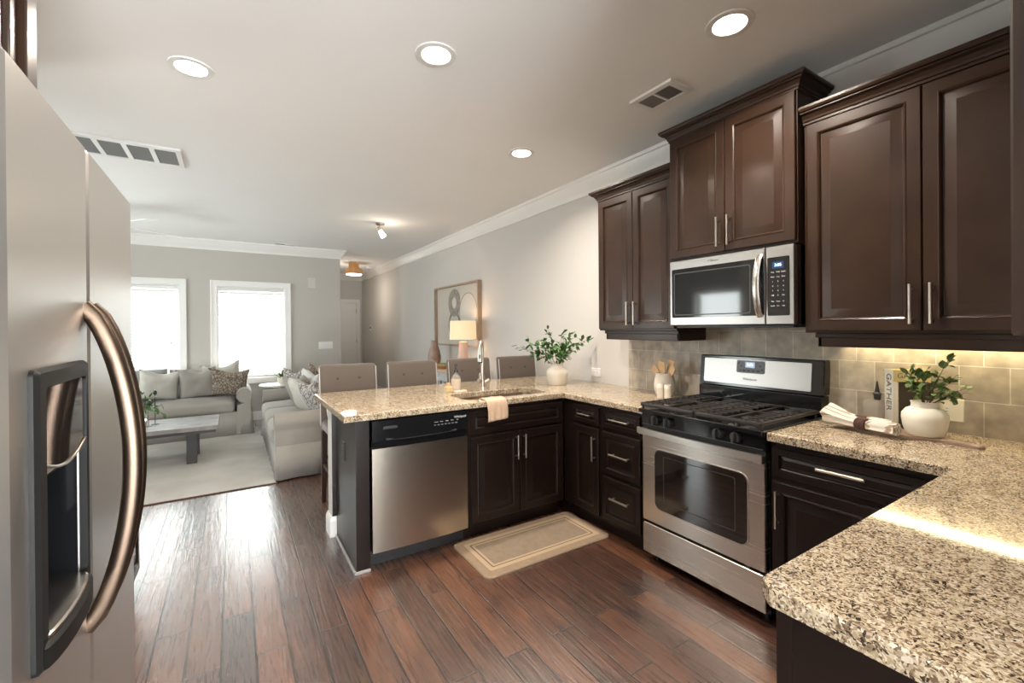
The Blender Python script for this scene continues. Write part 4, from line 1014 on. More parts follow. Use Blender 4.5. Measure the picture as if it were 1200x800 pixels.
def napkin(name, label, c, ang, L, r, flare, z):
    c = Vector(c); d = Vector((math.cos(ang), math.sin(ang), 0)); s = Vector((-d.y, d.x, 0))
    t = thing(name, label, 'napkin', (c.x, c.y, z), group='rolled napkins on the board')
    bm = BM(); n_ = 22
    secs = []
    for k in range(n_+1):
        q = k/n_; x = (q-.5)*L
        w = r*(1.0-.25*math.exp(-((q-.52)/.09)**2))+flare*max(0, (.42-q)/.42)**1.2
        h = r*(.9-.22*math.exp(-((q-.52)/.09)**2))*(1+.75*max(0, (.35-q)/.35))
        ring = []
        for j in range(24):
            a = 2*PI*j/24; fold = 1+.10*math.sin(5*a+q*2)+.06*math.sin(9*a)
            zc = z+h
            ring.append(bm.verts.new(c+d*x+s*(w*math.cos(a)*fold)+Vector((0, 0, zc-c.z+max(-h*.98, h*math.sin(a)*fold)))))
        secs.append(ring)
    for A, B in zip(secs, secs[1:]):
        for j in range(24): bm.faces.new((A[j], A[(j+1) % 24], B[(j+1) % 24], B[j]))
    bm.faces.new(secs[0]); bm.faces.new(secs[-1][::-1])
    obj('cloth', bm, M['napkin'], t, 60)
    # inner spiral end folds
    bm = BM()
    for rr_ in (.45, .7):
        pts = [c+d*(L*.5+.002)+s*(r*rr_*math.cos(a))+Vector((0, 0, z+r*.9-c.z+r*rr_*.8*math.sin(a))) for a in (2*PI*j/16 for j in range(14))]
        tube(bm, pts, .0025, 6)
    obj('folded_edge', bm, M['napkin'], t)
    bm = BM(); q = c+d*(.02*L)
    pts = [q+s*(r*1.0*math.cos(a))+Vector((0, 0, z+r*.80-c.z+r*.80*math.sin(a))) for a in (2*PI*j/20 for j in range(20))]
    tube(bm, pts, .0055, 8, closed=True)
    for off in (-.018, -.012, -.006, .006, .012, .018):
        tube(bm, [p+d*off for p in pts], .0055, 6, closed=True)
    obj('napkin_ring', bm, M['leather'], t)['label'] = 'brown leather ring'
    return t
napkin('rolled_napkin', 'rolled striped napkin in a leather ring, flared end toward the range, front one', (2.405, .845, .930), math.radians(-104), .28, .029, .040, .931)
napkin('rolled_napkin', 'rolled striped napkin in a leather ring, rear one nearest the books', (2.500, .885, .930), math.radians(-104), .27, .025, .014, .931)

pp = thing('potted_branches', 'white ribbed stoneware pot of green leafy branches on the serving board', 'potted plant', (2.50, .655, .930))
bm = BM(); lathe(bm, [(0, .9305), (.058, .9305), (.063, .936), (.072, .965), (.077, 1.00), (.076, 1.020), (.062, 1.040), (.046, 1.048), (.044, 1.062), (.047, 1.072), (.043, 1.073), (.038, 1.060), (.038, 1.04), (0, 1.035)], (2.50, .655, 0), 44); obj('pot', bm, M['ceramicw'], pp)
branch_plant(pp, (2.50, .655, 1.05), [(2.50, .715, 1.20), (2.46, .70, 1.165), (2.55, .700, 1.21), (2.50, .69, 1.15), (2.56, .665, 1.20), (2.57, .590, 1.265), (2.54, .62, 1.18), (2.50, .585, 1.16), (2.55, .565, 1.19), (2.56, .535, 1.14), (2.52, .545, 1.10), (2.46, .66, 1.125), (2.47, .61, 1.11), (2.53, .565, 1.11)], 11, .036, .025, 'leaf2', 11, .5, .0018)

# books, standing turned
def book(name, label, corner, ang, depth, thick, hgt, cm, sm, pm, cat='book'):
    """corner = point where spine meets the visible cover; cover runs along dir ang, spine goes to the left of it"""
    c = Vector((corner[0], corner[1], 0)); d = Vector((math.cos(ang), math.sin(ang), 0)); s = Vector((-d.y, d.x, 0))
    t = thing(name, label, cat, (corner[0], corner[1], .914))
    mp = lambda a, b, z: c+d*a+s*b+Vector((0, 0, z))
    Q = lambda a0, a1, b0, b1: [(a0, b0), (a1, b0), (a1, b1), (a0, b1)]
    obj('cover', slab(slab(BM(), Q(0, depth, 0, .003), .9145, .9145+hgt, mp=mp), Q(0, depth, thick-.003, thick), .9145, .9145+hgt, mp=mp), cm, t)
    obj('spine', slab(BM(), Q(-.002, .002, 0, thick), .9145, .9145+hgt, mp=mp), sm, t)
    obj('pages', slab(BM(), Q(.002, depth-.005, .003, thick-.003), .918, .9145+hgt-.004, mp=mp), pm, t)
    return t, mp, d, s
BA = math.radians(-42)
t, mp, d, s = book('cookbook', 'tall white-spined cookbook with a gold cover standing behind the potted plant', (2.600, .790), BA, .152, .060, .277, M['bookgold'], M['bookw'], M['bookcream'])
text('lettering', 'GATHER', .046, mp(-.0026, .030, 1.085), (0, 0, -1), tuple(s*-1) if False else tuple(-s), M['greyprint'], t)
text('lettering', 'GATHER', .034, mp(.080, -.0006, 1.163), tuple(d), (0, 0, 1), M['greyprint'], t)
t, mp, d, s = book('cookbook', 'shorter dark brown book with a cream spine, in front of the gold cookbook', (2.5785, .7665), BA, .140, .030, .222, M['bookdark'], M['bookcream'], M['bookcream'])

# small clear oil bottle with dark stopper, by the books
OY = .035
ob = thing('oil_bottle', 'squat clear glass bottle with a dark pointed stopper, half behind the books', 'bottle', (2.63, .880, .914))
bm = BM(); slab(bm, rrect(2.595, 2.665, .842, .912, .010), .9145, 1.040, ch=.01); obj('bottle', bm, M['bottleglass'], ob)
bm = BM(); lathe(bm, [(0, 1.040), (.012, 1.040), (.014, 1.05), (.014, 1.065), (.020, 1.070), (.010, 1.078), (.007, 1.10), (.002, 1.13), (0, 1.131)], (2.63, .862, 0), 16); obj('stopper', bm, M['blackm'], ob)

# wall outlets
c = (WX-.010, .655, 1.018); t, U = outlet('wall_outlet', 'double-width cream outlet plate on the tile behind the potted plant', c, (-1, 0, 0), False, mat('almond_plastic', (.74, .69, .57), .4), .10, .150); receptacle(t, U, (WX-.010, .655, 1.018), (-1, 0, 0), False, M['ceramicw'])
c = (WX, 2.918, 1.000); t, U = outlet('wall_outlet', 'white outlet on the right wall beside the branch vase', c, (-1, 0, 0), False, M['white'], .075, .115); receptacle(t, U, c, (-1, 0, 0), False)
t, U = outlet('light_switch', 'wide white four-gang switch plate on the far living room wall', (1.32, FY, 1.135), (0, -1, 0), True, M['white'], .22, .12, 'switch')
for k in range(4): obj('rocker', bx(BM(), 1.235+k*.046, 1.265+k*.046, FY-.010, FY-.006, 1.10, 1.17, .002), M['white'], t)
t, U = outlet('thermostat', 'small white thermostat on the far stretch of the right wall', (WX, 10.5, 1.43), (-1, 0, 0), True, M['white'], .16, .12, 'thermostat')
obj('screen', bx(BM(), WX-.012, WX-.006, 10.46, 10.54, 1.41, 1.46), M['panelgrey'], t)
t, U = outlet('door_chime', 'flat square wall-coloured sensor plate high on the far wall', (1.11, FY, 2.17), (0, -1, 0), True, M['wall'], .12, .17, 'wall plate')
obj('grille', bx(BM(), 1.07, 1.15, FY-.010, FY-.006, 2.11, 2.23, .002), M['wall'], t)

# ------------------------------------------------------------------ kitchen mat
mt = thing('kitchen_mat', 'beige bordered cushioned mat on the floor below the sink', 'mat', (1.65, 2.38, 0))
MX0, MX1, MYa, MYb = 1.178, 2.130, 2.140, 2.612
obj('mat_base', slab(BM(), rrect(MX0, MX1, MYa, MYb, .045), .0005, .014, ch=.006), M['mat1'], mt)
def mring(ins, w, z, m, nm='border'):
    a = rrect(MX0+ins, MX1-ins, MYa+ins, MYb-ins, .012, 3); b = rrect(MX0+ins+w, MX1-ins-w, MYa+ins+w, MYb-ins-w, .008, 3)
    obj(nm, slab(BM(), a, .0141, z, [b] if w < .15 else []), m, mt)
mring(.055, .030, .0150, M['mat2']); mring(.086, .006, .0148, M['mat4']); mring(.093, .016, .0150, M['mat2'])
obj('centre', slab(BM(), rrect(MX0+.110, MX1-.110, MYa+.110, MYb-.110, .006, 3), .0141, .0148), M['mat3'], mt)

# ------------------------------------------------------------------ bar stools
def stool():
    t = thing('bar_stool', '', 'bar stool', (0, 0, 0), group='bar stools along the peninsula')
    # local frame: seat centre x=0; back outer at y=.11; seat toward -y
    bm = BM(); bx(bm, -.215, .215, -.36, .06, .60, .685, .03, 4); obj('seat', bm, M['stool'], t)
    bm = BM(); bx(bm, -.222, .222, 0, .075, .62, 1.112, .022, 4)
    for v in bm.verts:
        k = max(0, (v.co.z-.62)/.49); v.co.y += .05*k+.012*(1-(v.co.x/.222)**2)*k
    bk = obj('backrest', bm, M['stool'], t)
    for x in (-.222, .222): obj('edge_highlight', tube(BM(), [(x, .0+.004+.05*k/8, .64+.45*k/8) for k in range(9)], .0035, 6), M['stool_side'], bk)['label'] = 'pale strip painted as the lit side edge'
    for x in (-.085, .085):
        bm = BM(); lathe(bm, [(0, -.007), (.010, -.005), (.014, 0), (.010, .005), (0, .007)], (0, 0, 0), 12)
        bmesh.ops.rotate(bm, verts=bm.verts, matrix=Matrix.Rotation(PI/2, 3, 'X')); bmesh.ops.translate(bm, verts=bm.verts, vec=(x, .044, 1.0))
        obj('button', bm, M['stoolbtn'], bk)
    for x in (-.19, .19):
        for (ya, yb) in ((-.33, -.34), (.04, .11)):
            bm = BM(); w = .019
            R_ = []
            for (y, z, ww) in ((ya, .60, .021), (yb, 0, .016)):
                R_.append([bm.verts.new((x+a*ww, y+b*ww, z)) for a, b in ((-1, -1), (1, -1), (1, 1), (-1, 1))])
            for k in range(4): bm.faces.new((R_[0][k], R_[0][(k+1) % 4], R_[1][(k+1) % 4], R_[1][k]))
            bm.faces.new(R_[0]); bm.faces.new(R_[1][::-1]); obj('leg', bm, M['darkwood'], t)
    obj('footrest', bx(BM(), -.175, .175, -.350, -.325, .22, .25, .004), M['darkwood'], t)
    for x in (-.19, .19): obj('side_stretcher', bx(BM(), x-.010, x+.010, -.32, .06, .30, .33, .003), M['darkwood'], t)
    obj('rear_stretcher', bx(BM(), -.175, .175, .055, .075, .36, .39, .003), M['darkwood'], t)
    return t
st0 = stool()
SL = ['taupe tufted bar stool at the open end of the peninsula, farthest left', 'taupe tufted bar stool, second from left, left of the soap bottle', 'taupe tufted bar stool directly behind the faucet and soap bottle', 'taupe tufted bar stool nearest the right wall, behind the branch vase']
for i, x in enumerate((.803, 1.352, 1.918, 2.462)):
    y = 3.742
    if i == 0: st0.location = (x, y, 0); st0['label'] = SL[0]
    else: dup(st0, (x, y, 0), 0, SL[i])

# ------------------------------------------------------------------ living room
o = thing('area_rug', 'pale woven rug with dark bound edge under the coffee table', 'rug', (-.8, 5.7, 0))
obj('pile', slab(BM(), rrect(-2.3, .325, 4.56, 7.10, .02, 3), .0005, .012, ch=.004), M['rug'], o)
obj('binding', slab(BM(), rrect(-2.312, .337, 4.545, 7.112, .02, 3), .0004, .009, [rrect(-2.3, .325, 4.56, 7.10, .02, 3)]), M['rugedge'], o)['label'] = 'dark brown bound edge'

def loft(bm, secs, cap=True):
    R_ = [[bm.verts.new(p) for p in s_] for s_ in secs]; k = len(R_[0])
    for A, B in zip(R_, R_[1:]):
        for i in range(k): bm.faces.new((A[i], A[(i+1) % k], B[(i+1) % k], B[i]))
    if cap: bm.faces.new(R_[0][::-1]); bm.faces.new(R_[-1])
def sofa(name, label, L, D, ncush, cat='sofa', depth_seat=None):
    """local: length along +x from 0..L, front at y=0 facing -y, back at y=D"""
    t = thing(name, label, cat)
    aw = .20
    bm = BM(); bx(bm, aw-.01, L-aw+.01, .035, D-.03, .03, .30, .02, 3)
    obj('base', bm, M['slip'], t)
    # back
    bm = BM(); secs = []
    for x in (aw-.02, L-aw+.02):
        prof = [(D-.27, .28), (D-.25, .55), (D-.215, .74), (D-.16, .80), (D-.09, .80), (D-.03, .76), (D-.01, .70), (D-.02, .3), (D-.02, .05)]
        secs.append([(x, a, b) for a, b in prof])
    loft(bm, secs); bmesh.ops.bevel(bm, geom=[e for e in bm.edges if e.is_boundary or len({f for f in e.link_faces if len(f.verts) > 4}) == 1], offset=.02, segments=3, affect='EDGES')
    obj('back', bm, M['slip'], t, 60)
    for x0, sgn in ((0, 1), (L, -1)):
        bm = BM(); secs = []
        # rolled arm cross-section in xz (outer side at x0)
        prof = [(.015, 0.02)]
        prof += [(.018, .15), (.02, .44)]
        cx_, cz_, rr_ = .095, .525, .092
        for k in range(13):
            a = math.radians(215-k*25.8); prof.append((cx_+rr_*math.cos(a), cz_+rr_*math.sin(a)))
        prof += [(.178, .40), (.185, .15), (.188, .02)]
        for y in (0.0, .012, D-.03, D-.02):
            sc_ = .97 if y in (0.0, D-.02) else 1.0
            secs.append([(x0+sgn*(.10+(px_-.10)*sc_), y, .3+(pz_-.3)*sc_ if pz_ > .03 else pz_) for px_, pz_ in prof])
        loft(bm, secs); ar = obj('arm', bm, M['slip'], t, 45)
        bm = BM(); tube(bm, [(x0+sgn*(cx_+rr_*.96*math.cos(math.radians(a))), -.001, cz_+rr_*.96*math.sin(math.radians(a))) for a in range(215, -100, -15)], .004, 6)
        obj('arm_piping', bm, M['slip'], ar)
    # seat cushions
    w = (L-2*aw)/ncush
    for k in range(ncush):
        bm = BM(); nx, ny = 12, 10; x0 = aw+k*w+.004; x1 = aw+(k+1)*w-.004; y0 = -.015; y1 = D-.26; zb, zt = .305, .47
        bx(bm, x0, x1, y0, y1, zb, zt, .055, 5)
        bmesh.ops.subdivide_edges(bm, edges=[e for e in bm.edges if e.calc_length() > .25], cuts=6, use_grid_fill=True)
        for v in bm.verts:
            u = (v.co.x-x0)/(x1-x0)*2-1; q = (v.co.y-y0)/(y1-y0)*2-1
            b = max(0, (1-u*u))*max(0, (1-q*q))
            if v.co.z > (zb+zt)/2: v.co.z += .035*b+.004*math.sin(v.co.x*17)*b
            v.co.y -= .015*(1-u*u) if q < -.5 else 0
        obj('seat_cushion', bm, M['slip'], t, 60)
    # skirt with kick pleats
    bm = BM(); per = [(0.01, .01), (L-.01, .01), (L-.01, D-.02), (.01, D-.02)]
    pts = []
    for i in range(4):
        a = Vector(per[i]); b = Vector(per[(i+1) % 4]); n_ = int((b-a).length/.03)
        nrm = Vector(((b-a).y, -(b-a).x)).normalized()
        for k in range(n_):
            s = k/n_; dd = (b-a).length*s; edge = min(dd, (b-a).length-dd)
            pts.append((a.lerp(b, s), nrm, math.exp(-(edge/.06)**2)))
    lo, hi = [], []
    for j, (p, nrm, e) in enumerate(pts):
        out = .012+.006*math.sin(j*.9)+.02*e
        hi.append(bm.verts.new((p.x+nrm.x*.003, p.y+nrm.y*.003, .32))); lo.append(bm.verts.new((p.x+nrm.x*out, p.y+nrm.y*out, .012)))
    k = len(lo)
    for j in range(k): bm.faces.new((lo[j], lo[(j+1) % k], hi[(j+1) % k], hi[j]))
    o_ = obj('skirt', bm, M['slip'], t, 70); md = o_.modifiers.new('thick', 'SOLIDIFY'); md.thickness = .006; md.offset = -1
    return t
s1 = sofa('sofa', 'pale slipcovered sofa under the two far windows', 2.25, .92, 2); s1.location = (-2.03, 6.90, .0)
s2 = sofa('sofa', 'pale slipcovered sofa side-on to the camera, behind the peninsula bar stools', 2.12, .92, 3)
# rotate: local +x -> -Y , local -y (front) -> -X
s2.rotation_euler = (0, 0, -PI/2); s2.location = (.325, 6.72, .0)

def pillow(name, label, w, h, th, m, loc, nrm, tilt_deg, roll=0, pinch=.10, cat='pillow', seed=1, chop=.11):
    """loc = centre of the bottom edge; nrm = direction it faces (horizontal); leans back by tilt"""
    bm = BM(); n_ = 14; rng = random.Random(seed)
    def P_(i, j, s):
        u = i/n_*2-1; v = j/n_*2-1
        x = u*(w/2)*(1-pinch*(1-v*v)*.9); z = v*(h/2)*(1-pinch*(1-u*u)*.9)-(chop*h*max(0, v)**1.5*math.exp(-((u-.1)/.5)**2))
        b = (max(0, 1-u**4)*max(0, 1-v**4))**.55
        wr = .006*math.sin(u*6+seed)*math.cos(v*5+seed*2)*b
        return Vector((x, s*(th/2*b)+wr, z))
    for s in (-1, 1):
        G = [[bm.verts.new(P_(i, j, s)) for i in range(n_+1)] for j in range(n_+1)]
        for j in range(n_):
            for i in range(n_): bm.faces.new((G[j][i], G[j][i+1], G[j+1][i+1], G[j+1][i]))
    bmesh.ops.remove_doubles(bm, verts=bm.verts, dist=.0015)
    nr = Vector(nrm).normalized(); U = VZ.cross(nr).normalized()
    R_ = Matrix((U, -nr, VZ)).transposed()
    R_ = Matrix.Rotation(math.radians(tilt_deg), 3, U)@R_ if True else R_
    R_ = R_@Matrix.Rotation(math.radians(roll), 3, 'Y')
    bmesh.ops.rotate(bm, verts=bm.verts, matrix=R_)
    zmin = min(v.co.z for v in bm.verts); L_ = Vector(loc)
    bmesh.ops.translate(bm, verts=bm.verts, vec=(L_.x, L_.y, L_.z-zmin))
    o = obj(name, bm, m, smooth=80, at=tuple(L_))
    return tag(o, label, cat)
S = .480
pillow('back_cushion', 'grey back cushion at the left of the window sofa', .62, .42, .17, M['slip2'], (-1.05, 7.50, S), (0, -1, 0), 12, seed=2, cat='cushion', pinch=.03, chop=0)
pillow('back_cushion', 'grey back cushion behind the beige pillow on the window sofa', .60, .40, .16, M['slip'], (-.42, 7.50, S), (0, -1, 0), 12, seed=6, cat='cushion', pinch=.03, chop=0)
pillow('throw_pillow', 'square cream pillow leftmost on the window sofa', .44, .44, .15, M['pale'], (-.80, 7.20, S-.005), (.1, -1, 0), 20, 6, .12, seed=3)
pillow('throw_pillow', 'plain beige square pillow in the middle of the window sofa', .44, .44, .17, M['slip'], (-.40, 7.22, S-.005), (0, -1, 0), 18, -4, .10, seed=4)
pillow('throw_pillow', 'brown paisley pillow in the right corner of the window sofa', .48, .42, .15, M['pattern'], (-.05, 7.18, S-.01), (-.1, -1, 0), 20, 5, .14, seed=5)
pillow('throw_pillow', 'pale pillow peeking out behind the brown paisley pillow', .46, .46, .12, M['pale'], (-.12, 7.42, S), (0, -1, 0), 14, -8, .14, seed=7)
# sofa two pillows (facing -x)
pillow('throw_pillow', 'grey leaf-print pillow at the far end of the side-on sofa', .46, .46, .14, M['patterng'], (.70, 6.24, S-.01), (-1, -.35, 0), 22, 3, .13, seed=8)
pillow('throw_pillow', 'brown patterned pillow whose corner rises behind the cream pillows', .46, .46, .13, M['pattern'], (.86, 5.92, S), (-1, 0, 0), 10, 8, .14, seed=9)
pillow('throw_pillow', 'plain cream pillow nearest the front on the side-on sofa', .46, .44, .16, M['slip'], (.66, 5.62, S-.01), (-1, -.45, 0), 24, -4, .12, seed=10)
pillow('throw_pillow', 'white pillow behind the cream pillow on the side-on sofa', .50, .46, .14, M['white_cotton'], (.80, 5.55, S-.01), (-1, -.2, 0), 16, 6, .12, seed=11)
pillow('throw_pillow', 'taupe and white pillow close to the bar stool back', .44, .42, .15, M['pale'], (.66, 5.17, S-.01), (-1, -.5, 0), 24, 8, .14, seed=12)
pillow('throw_pillow', 'grey printed pillow beside the near arm of the side-on sofa', .44, .42, .14, M['patterng'], (.72, 4.98, S-.01), (-1, -.3, 0), 24, -6, .13, seed=13)

# coffee table
ct = thing('coffee_table', 'low weathered-wood coffee table with charcoal legs on the rug', 'table', (-.80, 5.90, 0))
obj('tabletop', bx(BM(), -1.55, -.138, 5.56, 6.262, .365, .41, .004), M['tablewood'], ct)
obj('apron', bx(BM(), -1.53, -.158, 5.58, 6.242, .335, .365), M['tableleg'], ct)
for x in (-1.32, -.37):
    for y in (5.70, 6.10): obj('leg', bx(BM(), x-.045, x+.045, y-.03, y+.03, .0125, .335, .003), M['tableleg'], ct)
    obj('leg_crossbar', bx(BM(), x-.04, x+.04, 5.73, 6.07, .285, .334), M['tableleg'], ct)
for k, (x, y, h) in enumerate(((-.700, 5.965, .36), (-.745, 5.885, .24))):
    t = thing('candle_holder', ('taller' if k == 0 else 'shorter')+' thin black candle stick on the coffee table', 'candle holder', (x, y, .41), group='black candle sticks')
    bm = BM(); lathe(bm, [(0, .4105), (.035, .4105), (.035, .414), (.004, .418), (.003, .43), (.003, .41+h-.05), (0, .41+h-.05)], (x, y, 0), 16); obj('stem', bm, M['blackm'], t)
    bm = BM(); lathe(bm, [(0, .41+h-.05), (.014, .41+h-.045), (.018, .41+h-.02), (.010, .41+h), (0, .41+h)], (x, y, 0), 14); obj('candle_cup', bm, M['blackm'], t)
o = thing('vase_with_greenery', 'small round vase of trailing greenery on the coffee table beside the refrigerator edge', 'vase', (-.86, 5.93, .41))
bm = BM(); lathe(bm, [(0, .4105), (.06, .4105), (.09, .45), (.098, .50), (.08, .55), (.045, .575), (.04, .585), (.045, .60), (.04, .60), (.034, .58), (0, .575)], (-.86, 5.93, 0), 28); obj('vase', bm, M['ceramicw'], o)
branch_plant(o, (-.86, 5.93, .585), [(-.78, 5.80, .76), (-.84, 5.85, .78), (-.70, 5.85, .72), (-.62, 5.80, .62), (-.58, 5.75, .53), (-.66, 5.9, .58), (-.92, 5.8, .72), (-.74, 5.75, .70)], 5, .06, .032, 'leaf', 9, .3, .003)

# corner side table with plant
o = thing('side_table', 'small white side table in the corner between the sofas', 'table', (.56, 7.50, 0))
obj('tabletop', slab(BM(), circ(.56, 7.48, .24, 32), .565, .59, ch=.004), M['trim'], o)
obj('pedestal', lathe(BM(), [(0, 0), (.16, 0), (.16, .02), (.035, .05), (.03, .3), (.05, .565), (0, .565)], (.56, 7.48, 0), 24), M['trim'], o)
o = thing('potted_succulent', 'small spiky green plant in a white pot on the corner side table', 'potted plant', (.625, 7.45, .59))
obj('pot', lathe(BM(), [(0, .5905), (.05, .5905), (.065, .64), (.068, .70), (.062, .70), (.058, .66), (0, .655)], (.625, 7.45, 0), 24), M['ceramicw'], o)
bm = BM(); rng = random.Random(4)
for k in range(46):
    a = rng.uniform(0, 2*PI); e = rng.uniform(.25, 1.3); leaf(bm, Vector((.625+.02*math.cos(a), 7.45+.02*math.sin(a), .67)), Vector((math.cos(a)*math.cos(e), math.sin(a)*math.cos(e), math.sin(e))), VZ+rv(rng)*.2, rng.uniform(.10, .18), .022)
obj('leaves', bm, M['leaf2'], o, 60)

# blinds
def blind(a0, a1, z0, z1, P, label, wand_a):
    t = thing('window_blind', label, 'blind', P((a0+a1)/2, z1, .0), group='white slatted blinds on the far wall')
    mpb = lambda pts: pts
    bm = BM(); slab(bm, [(a0+.018, z1-.062), (a1-.018, z1-.062), (a1-.018, z1-.017), (a0+.018, z1-.017)], -.070, -.008, ch=.004, mp=P); obj('headrail', bm, M['blind'], t)
    bm = BM(); n_ = int((z1-z0-.11)/.043); ang = math.radians(38)
    for k in range(n_):
        zc = z1-.085-k*.043
        prof = []
        for s in (-1, -.5, 0, .5, 1):
            c = -.040+s*.024*math.cos(ang); z = zc-s*.024*math.sin(ang)+.003*(1-s*s); prof.append((c, z))
        up = [[bm.verts.new(P(a, z, c)) for c, z in prof] for a in (a0+.022, a1-.022)]
        dn = [[bm.verts.new(P(a, z-.0028, c)) for c, z in prof] for a in (a0+.022, a1-.022)]
        for i in range(4):
            bm.faces.new((up[0][i], up[0][i+1], up[1][i+1], up[1][i])); bm.faces.new((dn[0][i], dn[1][i], dn[1][i+1], dn[0][i+1]))
        for e in (0, 1): bm.faces.new([up[e][i] for i in range(5)]+[dn[e][i] for i in range(4, -1, -1)])
        bm.faces.new((up[0][0], up[1][0], dn[1][0], dn[0][0])); bm.faces.new((up[0][4], dn[0][4], dn[1][4], up[1][4]))
    obj('slats', bm, M['blind'], t, 60)
    bm = BM(); slab(bm, [(a0+.022, z0+.018), (a1-.022, z0+.018), (a1-.022, z0+.040), (a0+.022, z0+.040)], -.062, -.018, ch=.003, mp=P); obj('bottom_rail', bm, M['blind'], t)
    bm = BM()
    for a in (a0+.13, (a0+a1)/2, a1-.13): tube(bm, [P(a, z1-.07, -.014), P(a, z0+.03, -.014)], .0012, 5)
    obj('ladder_cord', bm, M['blind'], t)
    bm = BM(); tube(bm, [P(wand_a, z1-.07, -.006), P(wand_a, z1-.82, -.006)], .0015, 5); cy_ = obj('pull_cord', bm, M['blind'], t)
    bm = BM(); tube(bm, [P(wand_a, z1-.82, -.006), P(wand_a, z1-.86, -.006)], [.003, .006], 8); obj('cord_tassel', bm, M['blackm'], cy_)
blind(farwin[0][0], farwin[0][1], WZ0, WZ1, Pfar, 'white slatted blind in the right-hand window of the far wall', farwin[0][1]-.10)
blind(farwin[1][0], farwin[1][1], WZ0, WZ1, Pfar, 'white slatted blind in the left far window, beside the refrigerator edge', farwin[1][1]-.10)

# art
ar = thing('framed_art', 'large oak-framed glazed abstract picture with round shapes on the right wall', 'picture', (2.70, 5.77, 1.15))
AY0, AY1, AZ0, AZ1 = 5.045, 6.50, 1.147, 2.027
Pa = lambda a, b, c: Vector((WX-c, a, b))
obj('frame', slab(BM(), [(AY0, AZ0), (AY1, AZ0), (AY1, AZ1), (AY0, AZ1)], .001, .060, [[(AY0+.022, AZ0+.022), (AY1-.022, AZ0+.022), (AY1-.022, AZ1-.022), (AY0+.022, AZ1-.022)]], mp=Pa), M['frame'], ar)
pnl = obj('backing', slab(BM(), [(AY0+.02, AZ0+.02), (AY1-.02, AZ0+.02), (AY1-.02, AZ1-.02), (AY0+.02, AZ1-.02)], .004, .010, mp=Pa), M['artmat'], ar)
def disc(cy_, cz_, ry, rz, m, z0=.010, z1=.014, inner=None, nm='round_shape'):
    P2 = lambda r: [(cy_+ry*r*math.cos(2*PI*k/40), cz_+rz*r*math.sin(2*PI*k/40)) for k in range(40)]
    obj(nm, slab(BM(), P2(1), z0, z1, [P2(inner)] if inner else [], mp=Pa), m, ar)
disc(5.86, 1.77, .20, .20, M['artgrey'], inner=.42); disc(5.86, 1.77, .065, .065, M['artcream'])
disc(5.42, 1.62, .26, .26, M['artcream'], .010, .012); disc(5.42, 1.62, .27, .27, M['artline'], .012, .0135, .965, 'ring_line')
disc(5.86, 1.45, .20, .20, M['artgrey'], .012, .016, .80, 'arc_shape'); disc(5.45, 1.30, .12, .10, M['artcream'], .0125, .015)
obj('glazing', slab(BM(), [(AY0+.022, AZ0+.022), (AY1-.022, AZ0+.022), (AY1-.022, AZ1-.022), (AY0+.022, AZ1-.022)], .044, .046, mp=Pa), M['glass'], ar)

# console table with lamp, vase, tray
cs_ = thing('console_table', 'whitewashed console table below the framed art', 'table', (2.50, 5.55, 0))
TX0, TX1, TY0, TY1, TZ = 2.27, 2.71, 4.80, 6.28, .86
obj('tabletop', bx(BM(), TX0, TX1, TY0, TY1, TZ-.035, TZ, .004), M['consoletop'], cs_)
obj('apron', bx(BM(), TX0+.02, TX1-.01, TY0+.03, TY1-.03, TZ-.14, TZ-.036), M['console'], cs_)
for x in (TX0+.05, TX1-.04):
    for y in (TY0+.06, TY1-.06): obj('leg', bx(BM(), x-.03, x+.03, y-.03, y+.03, 0, TZ-.036, .003), M['console'], cs_)
obj('lower_shelf', bx(BM(), TX0+.03, TX1-.02, TY0+.05, TY1-.05, .40, .43, .003), M['console'], cs_)
lp = thing('table_lamp', 'table lamp with glowing drum shade on the console table', 'lamp', (2.47, 5.07, TZ))
obj('lamp_base', lathe(BM(), [(0, TZ+.0005), (.095, TZ+.0005), (.10, TZ+.02), (.085, TZ+.08), (.060, TZ+.25), (.056, 1.20), (.062, 1.225), (.03, 1.235), (0, 1.235)], (2.47, 5.07, 0), 28), M['lampbase'], lp)
obj('stem', cyl(BM(), (2.47, 5.07, 1.235), (2.47, 5.07, 1.48), .006), M['nickel'], lp)
bm = BM(); lathe(bm, [(.168, 1.262), (.170, 1.262), (.163, 1.495), (.161, 1.495), (.168, 1.262)], (2.47, 5.07, 0), 40); obj('lamp_shade', bm, M['shade'], lp)
obj('bulb', lathe(BM(), [(0, 1.30), (.02, 1.31), (.03, 1.35), (.02, 1.39), (0, 1.40)], (2.47, 5.07, 0), 16), M['glow'], lp)
l_ = bpy.data.lights.new('lamp_light', 'POINT'); l_.energy = 1.8; l_.color = (1, .70, .42); l_.shadow_soft_size = .04
lo_ = bpy.data.objects.new('lamp_light', l_); COL.objects.link(lo_); lo_.parent = lp; lo_.location = (0, 0, 1.42-TZ)
o = thing('floor_vase', 'brown mottled bottle vase on the console table, left of the lamp', 'vase', (2.47, 6.02, TZ)); o.name = 'bottle_vase'
obj('vase_body', lathe(BM(), [(0, TZ+.0005), (.07, TZ+.0005), (.092, TZ+.06), (.095, TZ+.14), (.075, TZ+.23), (.050, TZ+.30), (.048, TZ+.365), (.054, TZ+.37), (.046, TZ+.37), (.040, TZ+.33), (0, TZ+.32)], (2.47, 6.02, 0), 32), M['terra'], o)
o = thing('wooden_bowl', 'shallow wooden bowl with a little green moss on the console table', 'bowl', (2.42, 5.52, TZ))
obj('bowl_body', lathe(BM(), [(0, TZ+.0005), (.06, TZ+.0005), (.12, TZ+.035), (.135, TZ+.06), (.125, TZ+.06), (.10, TZ+.035), (0, TZ+.02)], (2.42, 5.52, 0), 32), M['wood'], o)
